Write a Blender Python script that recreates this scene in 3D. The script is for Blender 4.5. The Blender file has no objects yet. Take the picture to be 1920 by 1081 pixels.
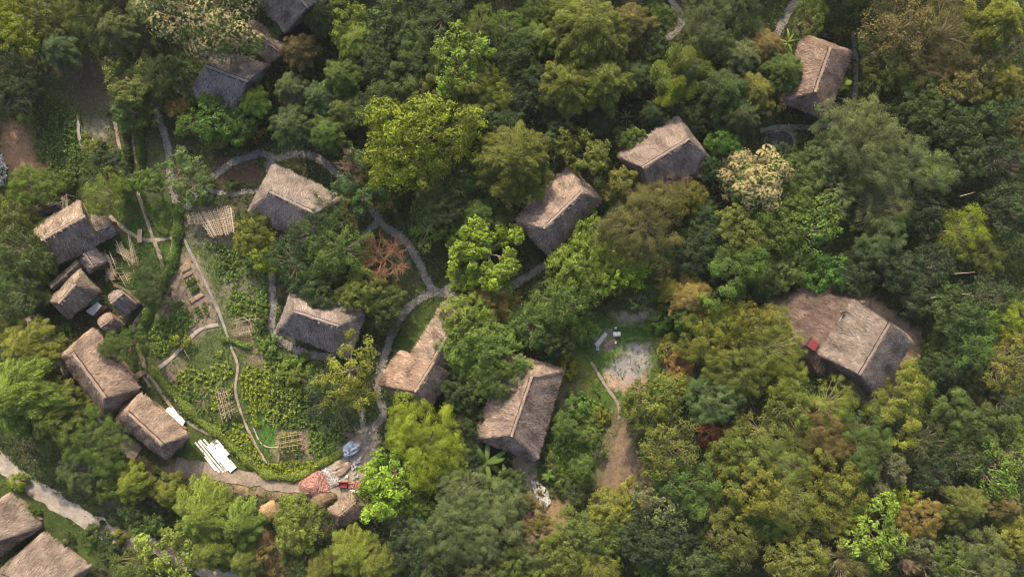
import bpy, math, random
import numpy as np
from mathutils import Vector
rng = np.random.default_rng(7)
random.seed(7)
scene = bpy.context.scene
COL = scene.collection

# ------------------------------------------------------------------ camera, sky, sun, exposure
WIDTH = 115.2
D = 77.8
cam_d = bpy.data.cameras.new('camera'); cam = bpy.data.objects.new('camera', cam_d); COL.objects.link(cam)
cam.location = (0, 0, D); cam.rotation_euler = (0, 0, 0)
cam_d.sensor_fit = 'HORIZONTAL'; cam_d.sensor_width = 36
cam_d.lens = 36 * D / WIDTH
cam_d.clip_end = 4000
scene.camera = cam
SUN_EL, SUN_AZ = math.radians(35), math.radians(-12)      # azimuth from +Y, clockwise towards +X
world = bpy.data.worlds.new("World"); scene.world = world; world.use_nodes = True
wn = world.node_tree; wn.nodes.clear()
sky = wn.nodes.new('ShaderNodeTexSky'); sky.sky_type = 'NISHITA'; sky.sun_disc = False
sky.sun_elevation = SUN_EL; sky.sun_rotation = SUN_AZ; sky.air_density = 0.8; sky.dust_density = 5.0; sky.ozone_density = 0.4
bg = wn.nodes.new('ShaderNodeBackground'); bg.inputs[1].default_value = 0.15
wo = wn.nodes.new('ShaderNodeOutputWorld')
wn.links.new(sky.outputs[0], bg.inputs[0]); wn.links.new(bg.outputs[0], wo.inputs[0])
sd = bpy.data.lights.new('sun', 'SUN'); sd.energy = 2.9; sd.angle = math.radians(1.0); sd.color = (1.0, 0.80, 0.56)
sun = bpy.data.objects.new('sun', sd); COL.objects.link(sun)
sv = Vector((math.sin(SUN_AZ) * math.cos(SUN_EL), math.cos(SUN_AZ) * math.cos(SUN_EL), math.sin(SUN_EL)))
sun.rotation_euler = sv.to_track_quat('Z', 'Y').to_euler(); sun.location = sv * 100
scene.view_settings.view_transform = 'Standard'; scene.view_settings.look = 'None'
scene.view_settings.exposure = 1.22; scene.view_settings.gamma = 1.0
scene.view_settings.use_curve_mapping = False
scene.render.engine = 'CYCLES'
scene.cycles.max_bounces = 5; scene.cycles.diffuse_bounces = 3; scene.cycles.transmission_bounces = 3
scene.cycles.use_denoising = True; scene.cycles.denoising_prefilter = 'ACCURATE'; scene.cycles.use_adaptive_sampling = False; scene.cycles.filter_width = 1.05; scene.cycles.sample_clamp_indirect = 3

# ------------------------------------------------------------------ terrain and picture-to-place conversion
def terr(x, y):
    return 0.7 * np.sin(x / 23 + 1) * np.cos(y / 19) + 0.45 * np.sin(x / 11 + y / 13) + 0.25 * np.sin(y / 7 - x / 17)
def at(px, py, h=0.0):
    """the place seen at photo point (px, py) and lying h metres above the ground"""
    kx, ky = (px - 960) * 0.06, (540.5 - py) * 0.06
    x, y = kx, ky
    for _ in range(6):
        z = float(terr(x, y)) + h
        x, y = kx * (D - z) / D, ky * (D - z) / D
    return np.array([x, y, float(terr(x, y)) + h])
def atlist(pts, h=0.0): return np.array([at(a, b, h) for a, b in pts])

# ------------------------------------------------------------------ materials
def new_mat(name):
    m = bpy.data.materials.new(name); m.use_nodes = True; m.node_tree.nodes.clear()
    return m, m.node_tree
def N(t, kind, **kw):
    n = t.nodes.new(kind)
    for k, v in kw.items():
        if k.startswith('i_'):
            key = k[2:]; n.inputs[int(key) if key.isdigit() else key].default_value = v
        else: setattr(n, k, v)
    return n
def L(t, a, b): t.links.new(a, b)
def mixc(t, blend, fac, a, b):
    n = t.nodes.new('ShaderNodeMix'); n.data_type = 'RGBA'; n.blend_type = blend
    for sock, v in ((n.inputs[0], fac), (n.inputs[6], a), (n.inputs[7], b)):
        if hasattr(v, 'is_output'): t.links.new(v, sock)
        elif isinstance(v, (int, float)): sock.default_value = v
        else: sock.default_value = (*v, 1) if len(v) == 3 else v
    return n.outputs[2]
def ramp(t, src, stops):
    n = t.nodes.new('ShaderNodeValToRGB'); e = n.color_ramp.elements
    while len(e) < len(stops): e.new(0.5)
    for el, (p, c) in zip(e, stops): el.position = p; el.color = (*c, 1)
    t.links.new(src, n.inputs[0]); return n.outputs[0]
def noise(t, scale, detail=4, rough=0.6, vec=None, w=None):
    n = N(t, 'ShaderNodeTexNoise'); n.inputs['Scale'].default_value = scale
    n.inputs['Detail'].default_value = detail; n.inputs['Roughness'].default_value = rough
    if vec is not None: t.links.new(vec, n.inputs['Vector'])
    return n.outputs[0]

def leaf_material():
    m, t = new_mat('leaf')
    oi = N(t, 'ShaderNodeObjectInfo'); at_ = N(t, 'ShaderNodeAttribute', attribute_name='tint')
    sep = N(t, 'ShaderNodeSeparateColor'); L(t, at_.outputs[0], sep.inputs[0])
    c = mixc(t, 'MIX', sep.outputs[1], oi.outputs['Color'], mixc(t, 'MULTIPLY', 1.0, oi.outputs['Color'], (1.20, 1.18, 0.75)))
    c = mixc(t, 'MIX', sep.outputs[2], c, (0.11, 0.095, 0.045))
    b = N(t, 'ShaderNodeVectorMath', operation='SCALE'); L(t, c, b.inputs[0]); L(t, sep.outputs[0], b.inputs['Scale'])
    p = N(t, 'ShaderNodeBsdfPrincipled'); L(t, b.outputs[0], p.inputs['Base Color'])
    p.inputs['Roughness'].default_value = 0.55; p.inputs['Specular IOR Level'].default_value = 0.28
    tr = N(t, 'ShaderNodeBsdfTranslucent')
    tc = mixc(t, 'MULTIPLY', 1.0, b.outputs[0], (1.3, 1.5, 0.5)); L(t, tc, tr.inputs[0])
    mx = N(t, 'ShaderNodeMixShader', i_0=0.28); L(t, p.outputs[0], mx.inputs[1]); L(t, tr.outputs[0], mx.inputs[2])
    o = N(t, 'ShaderNodeOutputMaterial'); L(t, mx.outputs[0], o.inputs[0]); return m
def tinted(name, base, rough=0.85, scale=6.0, amount=0.5, bump=0.3, spec=0.2, stretch=None, use_obj=False, tint=True, metallic=0):
    """a surface with mottled colour, optional per-vertex tint (kind differences between pieces) and relief"""
    m, t = new_mat(name)
    tc = N(t, 'ShaderNodeTexCoord'); mp = N(t, 'ShaderNodeMapping'); L(t, tc.outputs['Object'], mp.inputs[0])
    if stretch: mp.inputs['Scale'].default_value = stretch
    n1 = noise(t, scale, 6, 0.65, mp.outputs[0]); n2 = noise(t, scale * 0.17, 3, 0.5, mp.outputs[0])
    lo, hi = 1 - amount, 1 + amount
    f1 = ramp(t, n1, [(0.25, (lo,) * 3), (0.75, (hi,) * 3)]); f2 = ramp(t, n2, [(0.3, (1 - amount * .5,) * 3), (0.7, (1 + amount * .4,) * 3)])
    c = (*base, 1)
    if use_obj:
        oi = N(t, 'ShaderNodeObjectInfo'); c = mixc(t, 'MULTIPLY', 1.0, c, oi.outputs['Color'])
    c = mixc(t, 'MULTIPLY', 1.0, c, f1); c = mixc(t, 'MULTIPLY', 1.0, c, f2)
    if tint:
        a = N(t, 'ShaderNodeAttribute', attribute_name='tint'); c = mixc(t, 'MULTIPLY', 1.0, c, a.outputs[0])
    p = N(t, 'ShaderNodeBsdfPrincipled'); L(t, c, p.inputs['Base Color']); p.inputs['Roughness'].default_value = rough
    p.inputs['Specular IOR Level'].default_value = spec; p.inputs['Metallic'].default_value = metallic
    if bump:
        bn = N(t, 'ShaderNodeBump', i_Strength=bump, i_Distance=0.05); L(t, n1, bn.inputs['Height']); L(t, bn.outputs[0], p.inputs['Normal'])
    o = N(t, 'ShaderNodeOutputMaterial'); L(t, p.outputs[0], o.inputs[0]); return m

M = {}
M['leaf'] = leaf_material()
M['thatch'] = tinted('thatch', (0.222, 0.190, 0.158), 0.95, 9.0, 0.38, 0.8, 0.08, use_obj=True)
M['bark'] = tinted('bark', (0.13, 0.105, 0.08), 0.9, 8, 0.4, 0.5, 0.1, stretch=(1, 1, .3), use_obj=True)
M['timber'] = tinted('timber', (0.12, 0.085, 0.06), 0.8, 7, 0.4, 0.4, 0.2)
M['bamboo'] = tinted('bamboo', (0.33, 0.27, 0.19), 0.6, 5, 0.3, 0.1, 0.3)
M['stone'] = tinted('stone', (0.27, 0.265, 0.25), 0.9, 6, 0.35, 0.5, 0.2)
M['path'] = tinted('path_stone', (0.175, 0.17, 0.155), 0.95, 5, 0.45, 0.8, 0.15)
M['dirt'] = tinted('dirt', (0.22, 0.185, 0.145), 0.95, 3.5, 0.4, 0.7, 0.1)
M['concrete'] = tinted('concrete', (0.26, 0.235, 0.20), 0.9, 2.2, 0.35, 0.4, 0.2)
M['white'] = tinted('white_panel', (0.62, 0.62, 0.61), 0.6, 3, 0.12, 0.05, 0.3)
M['brick'] = tinted('brick', (0.31, 0.165, 0.135), 0.9, 6, 0.35, 0.4, 0.15)
M['tarp'] = tinted('tarp', (0.40, 0.45, 0.54), 0.5, 3, 0.15, 0.3, 0.4)
M['red_paint'] = tinted('red_paint', (0.15, 0.03, 0.027), 0.5, 5, 0.25, 0.1, 0.4)
M['metal'] = tinted('metal', (0.35, 0.36, 0.37), 0.45, 4, 0.25, 0.1, 0.5)
M['dark'] = tinted('dark_metal', (0.03, 0.03, 0.032), 0.5, 4, 0.25, 0.1, 0.4)
M['green_cloth'] = tinted('green_cloth', (0.03, 0.10, 0.075), 0.7, 4, 0.4, 0.3, 0.2)
M['straw'] = tinted('straw', (0.42, 0.29, 0.16), 0.95, 9, 0.4, 0.6, 0.08)
M['petal'] = tinted('petal', (0.27, 0.235, 0.12), 0.8, 2, 0.15, 0, 0.1)
M['water'] = tinted('pond_water', (0.12, 0.13, 0.128), 0.35, 1, 0.2, 0.05, 0.5)
M['grass'] = M['leaf']

def ground_material():
    m, t = new_mat('ground')
    tc = N(t, 'ShaderNodeTexCoord'); a = N(t, 'ShaderNodeAttribute', attribute_name='tint'); v = tc.outputs['Object']
    n1 = noise(t, 5.5, 8, 0.75, v); n2 = noise(t, 0.7, 4, 0.6, v); n3 = noise(t, 1.9, 6, 0.7, v)
    c = mixc(t, 'MULTIPLY', 1.0, a.outputs[0], ramp(t, n1, [(0.3, (0.55,) * 3), (0.7, (1.45,) * 3)]))
    c = mixc(t, 'MULTIPLY', 1.0, c, ramp(t, n2, [(0.3, (0.72, 0.74, 0.8)), (0.7, (1.28, 1.22, 1.1))]))
    c = mixc(t, 'MIX', ramp(t, n3, [(0.54, (0, 0, 0)), (0.68, (0.6,) * 3)]), c, (0.11, 0.09, 0.06))
    p = N(t, 'ShaderNodeBsdfPrincipled'); L(t, c, p.inputs['Base Color']); p.inputs['Roughness'].default_value = 0.97
    p.inputs['Specular IOR Level'].default_value = 0.1
    bn = N(t, 'ShaderNodeBump', i_Strength=0.6, i_Distance=0.08); L(t, n1, bn.inputs['Height']); L(t, bn.outputs[0], p.inputs['Normal'])
    o = N(t, 'ShaderNodeOutputMaterial'); L(t, p.outputs[0], o.inputs[0]); return m
M['ground'] = ground_material()

# ------------------------------------------------------------------ mesh helpers
def mesh(name, V, F, mat, tint=None, smooth=False):
    V = np.asarray(V, np.float32).reshape(-1, 3); F = np.asarray(F, np.int32); k = F.shape[1]
    me = bpy.data.meshes.new(name)
    me.vertices.add(len(V)); me.vertices.foreach_set('co', V.ravel())
    me.loops.add(F.size); me.loops.foreach_set('vertex_index', F.ravel())
    me.polygons.add(len(F)); me.polygons.foreach_set('loop_start', np.arange(0, F.size, k, dtype=np.int32))
    me.polygons.foreach_set('use_smooth', np.full(len(F), smooth))
    if tint is None: tint = np.ones((len(V), 3))
    at_ = me.attributes.new('tint', 'FLOAT_COLOR', 'POINT')
    c = np.ones((len(V), 4), np.float32); c[:, :3] = tint; at_.data.foreach_set('color', c.ravel())
    me.update(calc_edges=True); me.materials.append(mat if not isinstance(mat, str) else M[mat]); return me
def obj(name, me, parent=None, loc=None, kind=None, color=None, rotz=0):
    o = bpy.data.objects.new(name, me); COL.objects.link(o)
    if parent is not None: o.parent = parent
    if loc is not None: o.location = [float(q) for q in loc]
    if rotz: o.rotation_euler = (0, 0, rotz)
    if kind: o['kind'] = kind
    if color is not None: o.color = (*color, 1)
    return o
USED = set()
def thing(name, label, cat, loc=(0, 0, 0), group=None, me=None, color=None, rotz=0):
    o = obj(name, me, None, loc, None, color, rotz); o['label'] = label; o['category'] = cat
    if group: o['group'] = group
    return o
class Geo:
    """collects quads/boxes/tubes into one mesh"""
    def __init__(s): s.V = []; s.F = []; s.T = []; s.n = 0
    def add(s, V, F, tint=(1, 1, 1)):
        V = np.asarray(V, float).reshape(-1, 3); F = np.asarray(F, int); 
        s.V.append(V); s.F.append(F + s.n); s.n += len(V)
        tt = np.asarray(tint, float); s.T.append(np.broadcast_to(tt, (len(V), 3)) if tt.ndim == 1 else tt)
    def box(s, c, size, rot=0.0, tilt=(0, 0), tint=(1, 1, 1), jitter=0):
        q = np.array([[x, y, z] for z in (-.5, .5) for y in (-.5, .5) for x in (-.5, .5)]) * size
        if jitter: q = q * (1 + rng.uniform(-jitter, jitter, q.shape))
        a, b = tilt
        R1 = np.array([[1, 0, 0], [0, math.cos(a), -math.sin(a)], [0, math.sin(a), math.cos(a)]])
        R2 = np.array([[math.cos(b), 0, math.sin(b)], [0, 1, 0], [-math.sin(b), 0, math.cos(b)]])
        R3 = np.array([[math.cos(rot), -math.sin(rot), 0], [math.sin(rot), math.cos(rot), 0], [0, 0, 1]])
        q = q @ (R3 @ R2 @ R1).T + c
        s.add(q, [(0, 2, 3, 1), (4, 5, 7, 6), (0, 1, 5, 4), (2, 6, 7, 3), (0, 4, 6, 2), (1, 3, 7, 5)], tint)
    def tube(s, pts, rad, k=5, tint=(1, 1, 1)):
        pts = np.asarray(pts, float); n = len(pts); rad = np.broadcast_to(np.asarray(rad, float), (n,))
        d = np.gradient(pts, axis=0); d /= np.linalg.norm(d, axis=1)[:, None] + 1e-9
        ref = np.array([0, 0, 1.0]) if abs(d[:, 2]).mean() < 0.8 else np.array([1.0, 0, 0])
        u = np.cross(d, ref); u /= np.linalg.norm(u, axis=1)[:, None] + 1e-9; w = np.cross(d, u)
        a = np.arange(k) * 2 * math.pi / k
        V = pts[:, None] + rad[:, None, None] * (np.cos(a)[None, :, None] * u[:, None] + np.sin(a)[None, :, None] * w[:, None])
        i, j = np.meshgrid(np.arange(n - 1), np.arange(k), indexing='ij'); j2 = (j + 1) % k
        F = np.stack([i * k + j, i * k + j2, (i + 1) * k + j2, (i + 1) * k + j], -1).reshape(-1, 4)
        caps = []
        if k >= 4:
            for base in (0, (n - 1) * k):
                for q in range(1, k - 2, 2): caps.append((base, base + q, base + q + 1, base + q + 2))
            if k % 2: caps += [(0, k - 2, k - 1, k - 1)][:0]
        s.add(V.reshape(-1, 3), np.vstack([F] + ([np.array(caps)] if caps else [])), tint)
    def build(s, name, mat, smooth=False):
        return mesh(name, np.vstack(s.V), np.vstack(s.F), mat, np.vstack(s.T), smooth)
def unit(v): return v / (np.linalg.norm(v, axis=-1, keepdims=True) + 1e-9)
def inpoly(x, y, poly):
    """numpy point-in-polygon"""
    r = np.zeros(x.shape, bool); n = len(poly)
    for i in range(n):
        x1, y1 = poly[i][:2]; x2, y2 = poly[(i + 1) % n][:2]
        c = ((y1 > y) != (y2 > y)) & (x < (x2 - x1) * (y - y1) / (y2 - y1 + 1e-12) + x1); r ^= c
    return r
def spline(P, step=0.35):
    P = np.asarray(P, float); Q = np.vstack([2 * P[0] - P[1], P, 2 * P[-1] - P[-2]]); out = []
    for i in range(1, len(Q) - 2):
        n = max(2, int(np.linalg.norm(Q[i + 1] - Q[i]) / step)); t = np.arange(n)[:, None] / n
        out.append(0.5 * (2 * Q[i] + (Q[i + 1] - Q[i - 1]) * t + (2 * Q[i - 1] - 5 * Q[i] + 4 * Q[i + 1] - Q[i + 2]) * t ** 2 + (3 * Q[i] - Q[i - 1] - 3 * Q[i + 1] + Q[i + 2]) * t ** 3))
    return np.vstack(out + [Q[-2:-1]])
def wob(x, y, s, seed=0):
    """cheap smooth pseudo-noise in about -1..1"""
    r = np.random.default_rng(seed); o = 0
    for k in range(5):
        a = r.uniform(0, 6.28); f = r.uniform(.6, 1.9) / s; o = o + np.sin((x * math.cos(a) + y * math.sin(a)) * f * 6.28 + r.uniform(0, 6.28))
    return o / 2.6
def leaves(C, nrm, length, width, tint, along=None, r=rng, fold=0.12):
    """diamond leaves: centres, normals, sizes; returns V,F,T"""
    n = len(C); nrm = unit(nrm)
    a = along if along is not None else r.normal(size=(n, 3))
    u = unit(a - nrm * (a * nrm).sum(1, keepdims=True)); v = np.cross(nrm, u)
    l = (np.broadcast_to(length, (n,)))[:, None] * 0.5; w = (np.broadcast_to(width, (n,)))[:, None] * 0.5
    V = np.stack([C - u * l - nrm * l * fold, C + v * w + nrm * w * fold * 2, C + u * l - nrm * l * fold * 1.5, C - v * w + nrm * w * fold * 2], 1).reshape(-1, 3)
    F = np.arange(4 * n).reshape(n, 4)
    return V, F, np.repeat(tint, 4, axis=0)

# ------------------------------------------------------------------ thatched roofs: outlines in photo points
# name, corners A,B (end one) C,D (end two), ridge ends R1,R2, eave height, rise, colour factor
HUTS = [
 ('top', [(432,-58),(508,-118),(612,3),(537,62)], [(505,-68),(577,14)], 2.5, 2.6, (.92,.95,1.06), 'grey thatched hut cut off by the top edge of the photo'),
 ('topsmall', [(450,68),(474,36),(546,90),(506,118)], [(468,56),(529,100)], 2.0, 1.0, (1,.95,.9), 'narrow thatched shelter between the top hut and the cream-flowering tree'),
 ('flower', [(357,175),(403,93),(508,122),(442,206)], [(387,124),(464,153)], 2.5, 2.4, (.9,.93,1.03), 'grey thatched hut partly under the cream-flowering tree'),
 ('gold', [(107,497),(56,427),(151,374),(187,456)], [(80,450),(159,405)], 2.5, 2.6, (1.12,1.05,.98), 'thatched hut with gold sunlit back slope and plain gable ends'),
 ('goldannex', [(186,456),(160,402),(205,408),(214,437)], [(180,432),(204,424)], 1.9, .7, (.95,.97,1.02), 'low ragged thatched lean-to joined to the gold-sloped hut'),
 ('back', [(62,411),(55,388),(103,374),(114,391)], [(60,399),(104,383)], 1.8, .5, (.8,.8,.82), 'small shaded roof behind the gold-sloped hut beside a heap of sticks'),
 ('little', [(147,482),(180,463),(199,492),(168,514)], [(158,474),(176,501)], 2.0, 1.1, (1,1,1.02), 'small square thatched shed tucked against the gold-sloped hut'),
 ('shaggy', [(129,599),(92,564),(147,503),(186,546)], [(112,567),(141,534)], 2.3, 2.0, (1.15,1.1,1.04), 'short shaggy thatched hut with pale raised ridge'),
 ('shaggyannex', [(97,545),(90,533),(145,486),(156,501)], [(97,538),(146,493)], 1.9, .6, (1.15,1.08,1), 'low thatched strip roof behind the short shaggy hut'),
 ('shed', [(233,592),(200,557),(220,540),(257,571)], [(209,568),(231,550)], 2.1, 1.3, (1,.98,1), 'small shed with dark bands on its thatch beside the dark bush'),
 ('tiny', [(209,629),(180,604),(204,583),(231,607)], [(190,613),(212,595)], 1.9, .9, (1.05,.95,.9), 'smallest thatched shed, half under a thin green tree'),
 ('long', [(107,668),(174,613),(262,728),(199,784)], [(136,661),(198,745)], 2.6, 2.7, (1.15,1.03,.96), 'long thatched hut with bright end slope and planked side porch'),
 ('white', [(212,787),(260,734),(356,816),(311,862)], [(240,773),(305,833)], 2.4, 2.3, (1.15,1.03,.96), 'thatched hut beside the stack of white boards'),
 ('corner', [(-70,985),(15,924),(78,985),(-5,1045)], [(-45,978),(-8,1015)], 2.4, 2.2, (1.02,.96,.92), 'thatched roof cut by the photo edge, upper of the two by the road'),
 ('corner2', [(-20,1085),(80,998),(170,1064),(90,1155)], [(5,1080),(85,1110)], 2.4, 2.3, (1.02,.96,.92), 'broad thatched roof below its cut-off neighbour at the bottom corner'),
 ('paths', [(464,397),(511,307),(642,370),(590,463)], [(506,360),(590,400)], 2.5, 2.5, (1,1,1.04), 'thatched hut where two stone paths meet at its upper corner'),
 ('ring', [(518,620),(548,540),(684,585),(655,672)], [(553,584),(635,611)], 2.5, 2.5, (.98,.98,1.05), 'thatched hut with a stone path curving round its side and front'),
 ('lwing', [(832,700),(768,668),(835,562),(897,600)], [(806,685),(862,590)], 2.4, 2.0, (1.1,1,.95), 'narrow wing of the L-shaped thatched hut, running under the big tree'),
 ('lmain', [(800,769),(707,719),(751,655),(852,704)], [(779,733),(813,680)], 2.55, 2.35, (1.2,1.02,.9), 'broad sunlit part of the L-shaped thatched hut by the path fork'),
 ('banana', [(1005,863),(889,822),(950,661),(1057,692)], [(960,815),(997,707)], 2.7, 2.7, (1.08,.98,.94), 'long thatched hut with banana plants at its lower end'),
 ('lime', [(1029,480),(965,412),(1068,310),(1131,374)], [(1021,427),(1090,361)], 2.6, 2.6, (1.08,1.0,1.0), 'thatched hut with the lime-green tree over its corner'),
 ('twig', [(1222,369),(1157,291),(1272,217),(1336,300)], [(1205,314),(1291,262)], 2.6, 2.5, (.9,.86,.88), 'thatched hut with a dark ridge seam behind the twiggy shrubs'),
 ('jar', [(1549,225),(1466,190),(1506,62),(1600,95)], [(1528,172),(1556,92)], 2.6, 2.6, (1.0,.88,.83), 'brown thatched hut with dark ridge seam and shaded end slope'),
 ('red', [(1600,559),(1714,637),(1645,750),(1531,663)], [(1668,607),(1612,702)], 3.0, 3.2, (.82,.80,.82), 'largest thatched hut, grey, with a long pale ridge'),
 ('redlow', [(1545,702),(1428,600),(1512,534),(1632,562)], [(1541,664),(1606,570)], 2.0, 1.0, (.66,.57,.54), 'ragged brown lower roof with a red vent, wrapped round the largest hut'),
 ('brickhut', [(636,988),(613,956),(656,921),(695,960)], [(636,966),(667,941)], 1.9, 1.0, (.95,.87,.78), 'small thatched shelter just below the red brick heap'),
]
def roof_surface(hut):
    """perimeter loop, matching ridge point loop (world coords)"""
    key, C4, R2, he, rise, col, label = hut
    g0 = np.array([at(*p, he) for p in C4]); cx, cy = g0[:, 0].mean(), g0[:, 1].mean(); base = float(terr(cx, cy))
    def flat(px, py, z):          # point at absolute height z
        return np.array([(px - 960) * 0.06 * (D - z) / D, (540.5 - py) * 0.06 * (D - z) / D, z])
    E = np.array([flat(*p, base + he) for p in C4]); R = np.array([flat(*p, base + he + rise) for p in R2])
    P, Q, W = [], [], []
    for i in range(4):
        a, b = E[i], E[(i + 1) % 4]
        if i == 0: ra = rb = R[0]
        elif i == 1: ra, rb = R[0], R[1]
        elif i == 2: ra = rb = R[1]
        else: ra, rb = R[1], R[0]
        n = max(6, int(np.linalg.norm(b - a) / 0.22)); t = np.arange(n)[:, None] / n
        P.append(a + (b - a) * t); Q.append(ra + (rb - ra) * t)
    P, Q = np.vstack(P), np.vstack(Q)
    k = np.exp(-0.5 * (np.arange(-6, 7) / 1.3) ** 2); k /= k.sum()
    def sm(A): return sum(w * np.roll(A, s, 0) for w, s in zip(k, range(-6, 7)))
    r = np.random.default_rng(sum(map(ord, key)))
    P = sm(P); P[:, :2] += sm(r.normal(0, 0.10, (len(P), 2))); Q = Q * 0.5 + sm(Q) * 0.5
    P[:, 2] += sm(r.normal(0, 0.07, (len(P), 1)))[:, 0] - 0.05
    return P, Q, E, R, base, np.array([cx, cy, base])
def roof_point(P, Q, ti, s, rise):
    i0 = np.floor(ti).astype(int) % len(P); i1 = (i0 + 1) % len(P); f = (ti - np.floor(ti))[:, None]
    a = P[i0] * (1 - f) + P[i1] * f; b = Q[i0] * (1 - f) + Q[i1] * f; s = s[:, None]
    p = a + (b - a) * s; p[:, 2] += 0.07 * rise * np.sin(math.pi * s[:, 0]); return p, a, b
FOOT = []
HUT_ROOT = {}
def make_hut(hut):
    key, C4, R2, he, rise, col, label = hut
    P, Q, E, R, base, org = roof_surface(hut)
    FOOT.append(P[:, :2].copy())
    r = np.random.default_rng(sum(map(ord, key)) + 5)
    root = thing('thatched_hut', label, 'hut', org, 'thatched huts of the village'); HUT_ROOT[key] = root
    n = len(P); S = np.array([0, .04, .12, .22, .33, .45, .57, .69, .8, .9, .97, 1.0]); V = []
    V.append(P - (0, 0, .30) + (Q - P) * .05); V.append(P - (0, 0, .16))
    for s in S:
        p = P + (Q - P) * s; p[:, 2] += 0.07 * rise * math.sin(math.pi * s) + (0.03 * wob(p[:, 0], p[:, 1], 1.3, 3) + r.normal(0, .012, n)) * (1 - s * .6); V.append(p)
    V = np.array(V); m = len(V)
    i, j = np.meshgrid(np.arange(m - 1), np.arange(n), indexing='ij'); j2 = (j + 1) % n
    F = np.stack([i * n + j, i * n + j2, (i + 1) * n + j2, (i + 1) * n + j], -1).reshape(-1, 4)
    x, y = V[..., 0].ravel(), V[..., 1].ravel()
    T = (1 + 0.22 * wob(x, y, 2.4, 11) + .1 * wob(x, y, .8, 5))[:, None] * np.ones(3)
    rf = obj('roof', mesh('roof', V.reshape(-1, 3) - org, F, 'thatch', T * .8, True), root, color=col)
    # straws laid down the slope
    per = np.linalg.norm(Q - P, axis=1); area = (per * 0.22 * .7).sum(); cnt = int(area * 95)
    ti = r.choice(n, cnt, p=per / per.sum()) + r.random(cnt); s = 1 - np.sqrt(r.random(cnt)); s = np.clip(s * 1.04 - .03, -.05, 1)
    p, a, b = roof_point(P, Q, ti, s, rise); d = unit(a - b); tg = unit(np.roll(P, -2, 0) - P)[(ti.astype(int)) % n]
    nr = unit(np.cross(tg, d)); nr[nr[:, 2] < 0] *= -1
    d = unit(d + tg * r.normal(0, .30, (cnt, 1)) + nr * r.normal(.02, .07, (cnt, 1)))
    ln = r.uniform(.28, .75, cnt); wd = r.uniform(.03, .085, cnt)
    tv = (0.95 + 0.26 * wob(p[:, 0], p[:, 1], 2.2, 21) + r.normal(0, .21, cnt)); tv = np.clip(tv, .35, 1.9)
    tint = tv[:, None] * (1 + r.normal(0, .03, (cnt, 3))); pale = r.random(cnt) < .10; tint[pale] *= 1.45; dk = r.random(cnt) < .12; tint[dk] *= .45
    Vs, Fs, Ts = leaves(p + nr * r.uniform(.01, .07, (cnt, 1)) , nr + tg * r.normal(0, .25, (cnt, 1)), ln, wd, tint, along=d, fold=0)
    st = obj('thatch_straw', mesh('thatch_straw', Vs - org, Fs, 'thatch', Ts), rf, kind='stuff', color=col)
    # ridge roll
    g = Geo(); e = (R[1] - R[0]) * .02; ln_ = np.linalg.norm(R[1] - R[0]); k = max(6, int(ln_ / .3)); t = np.linspace(0, 1, k)[:, None]
    rp = R[0] - e + (R[1] - R[0] + 2 * e) * t; rp[:, 2] += .02; rp[:, :2] += r.normal(0, .015, (k, 2)); rp[:, 2] += r.normal(0, .015, k)
    rr = .15 if rise > 1.2 else .09
    g.tube(rp - org, rr, 8, (.95,) * 3)
    rc = obj('ridge_cap', g.build('ridge_cap', 'thatch', True), root, color=col)
    g = Geo(); side = unit(np.cross(R[1] - R[0], (0, 0, 1.0)))
    for sgn in (-1, 1):
        g.tube(rp + side * sgn * (rr + .04) - (0, 0, .05) - org, .055, 5, (.16, .15, .15))
    obj('ridge_binding', g.build('ridge_binding', 'thatch'), rc, color=col)
    g = Geo(); cnt = int(ln_ * 26)   # tied straw crossing the ridge
    tt = r.random(cnt)[:, None]; c = R[0] + (R[1] - R[0]) * tt + side * r.normal(0, .16, (cnt, 1)); c[:, 2] += rr + .02 - np.abs(((c - R[0]) * side).sum(1)) * .35
    Vs, Fs, Ts = leaves(c, np.tile((0, 0, 1.), (cnt, 1)) + r.normal(0, .2, (cnt, 3)), r.uniform(.25, .5, cnt), .05, np.clip(r.normal(1, .25, (cnt, 1)), .4, 1.8) * np.ones(3), along=side + r.normal(0, .25, (cnt, 3)), fold=0)
    obj('thatch_straw', mesh('thatch_straw', Vs - org, Fs, 'thatch', Ts), rc, kind='stuff', color=col)
    # walls and posts under the roof
    In = E[:, :2].mean(0) + (E[:, :2] - E[:, :2].mean(0)) * .64
    top, bot = base + he + .05, base + .35
    for q in range(4):
        a, b = In[q], In[(q + 1) % 4]; w = np.linalg.norm(b - a); rot = math.atan2(*(b - a)[::-1]); wall = Geo()
        nb = max(3, int(w / .28))
        for z in range(nb):
            c = a + (b - a) * (z + .5) / nb
            wall.box((c[0] - org[0], c[1] - org[1], (top + bot) / 2 - base), (w / nb * .92, .05 + .01 * (z % 2), top - bot), rot, tint=(r.uniform(.7, 1.2),) * 3)
        wl = obj('wall', wall.build('wall', 'timber'), root)
        if q == 1:
            g = Geo(); c = (a + b) / 2; nn = np.array([math.sin(rot), -math.cos(rot)]) * .06; c2 = c + nn * (1 if (c + nn - E[:, :2].mean(0)) @ (c - E[:, :2].mean(0)) > (c @ c) * 0 else 1)
            g.box((c2[0] - org[0], c2[1] - org[1], 1.25), (.8, .16, 1.8), rot, tint=(.45,) * 3); obj('door', g.build('door', 'timber'), wl)
        g = Geo(); g.tube([(a[0] - org[0], a[1] - org[1], -1.0), (a[0] - org[0], a[1] - org[1], he)], .09, 6); obj('post', g.build('post', 'timber'), root)
    g = Geo(); c = In.mean(0); a, b, c_, d_ = [np.array([*q, 0]) for q in In * 1.0]
    zt, zb = base + .40 - base, -.9
    ring = np.array([[*(q - org[:2]), zt] for q in c + (In - c) * 1.05] + [[*(q - org[:2]), zb] for q in c + (In - c) * 1.05])
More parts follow.
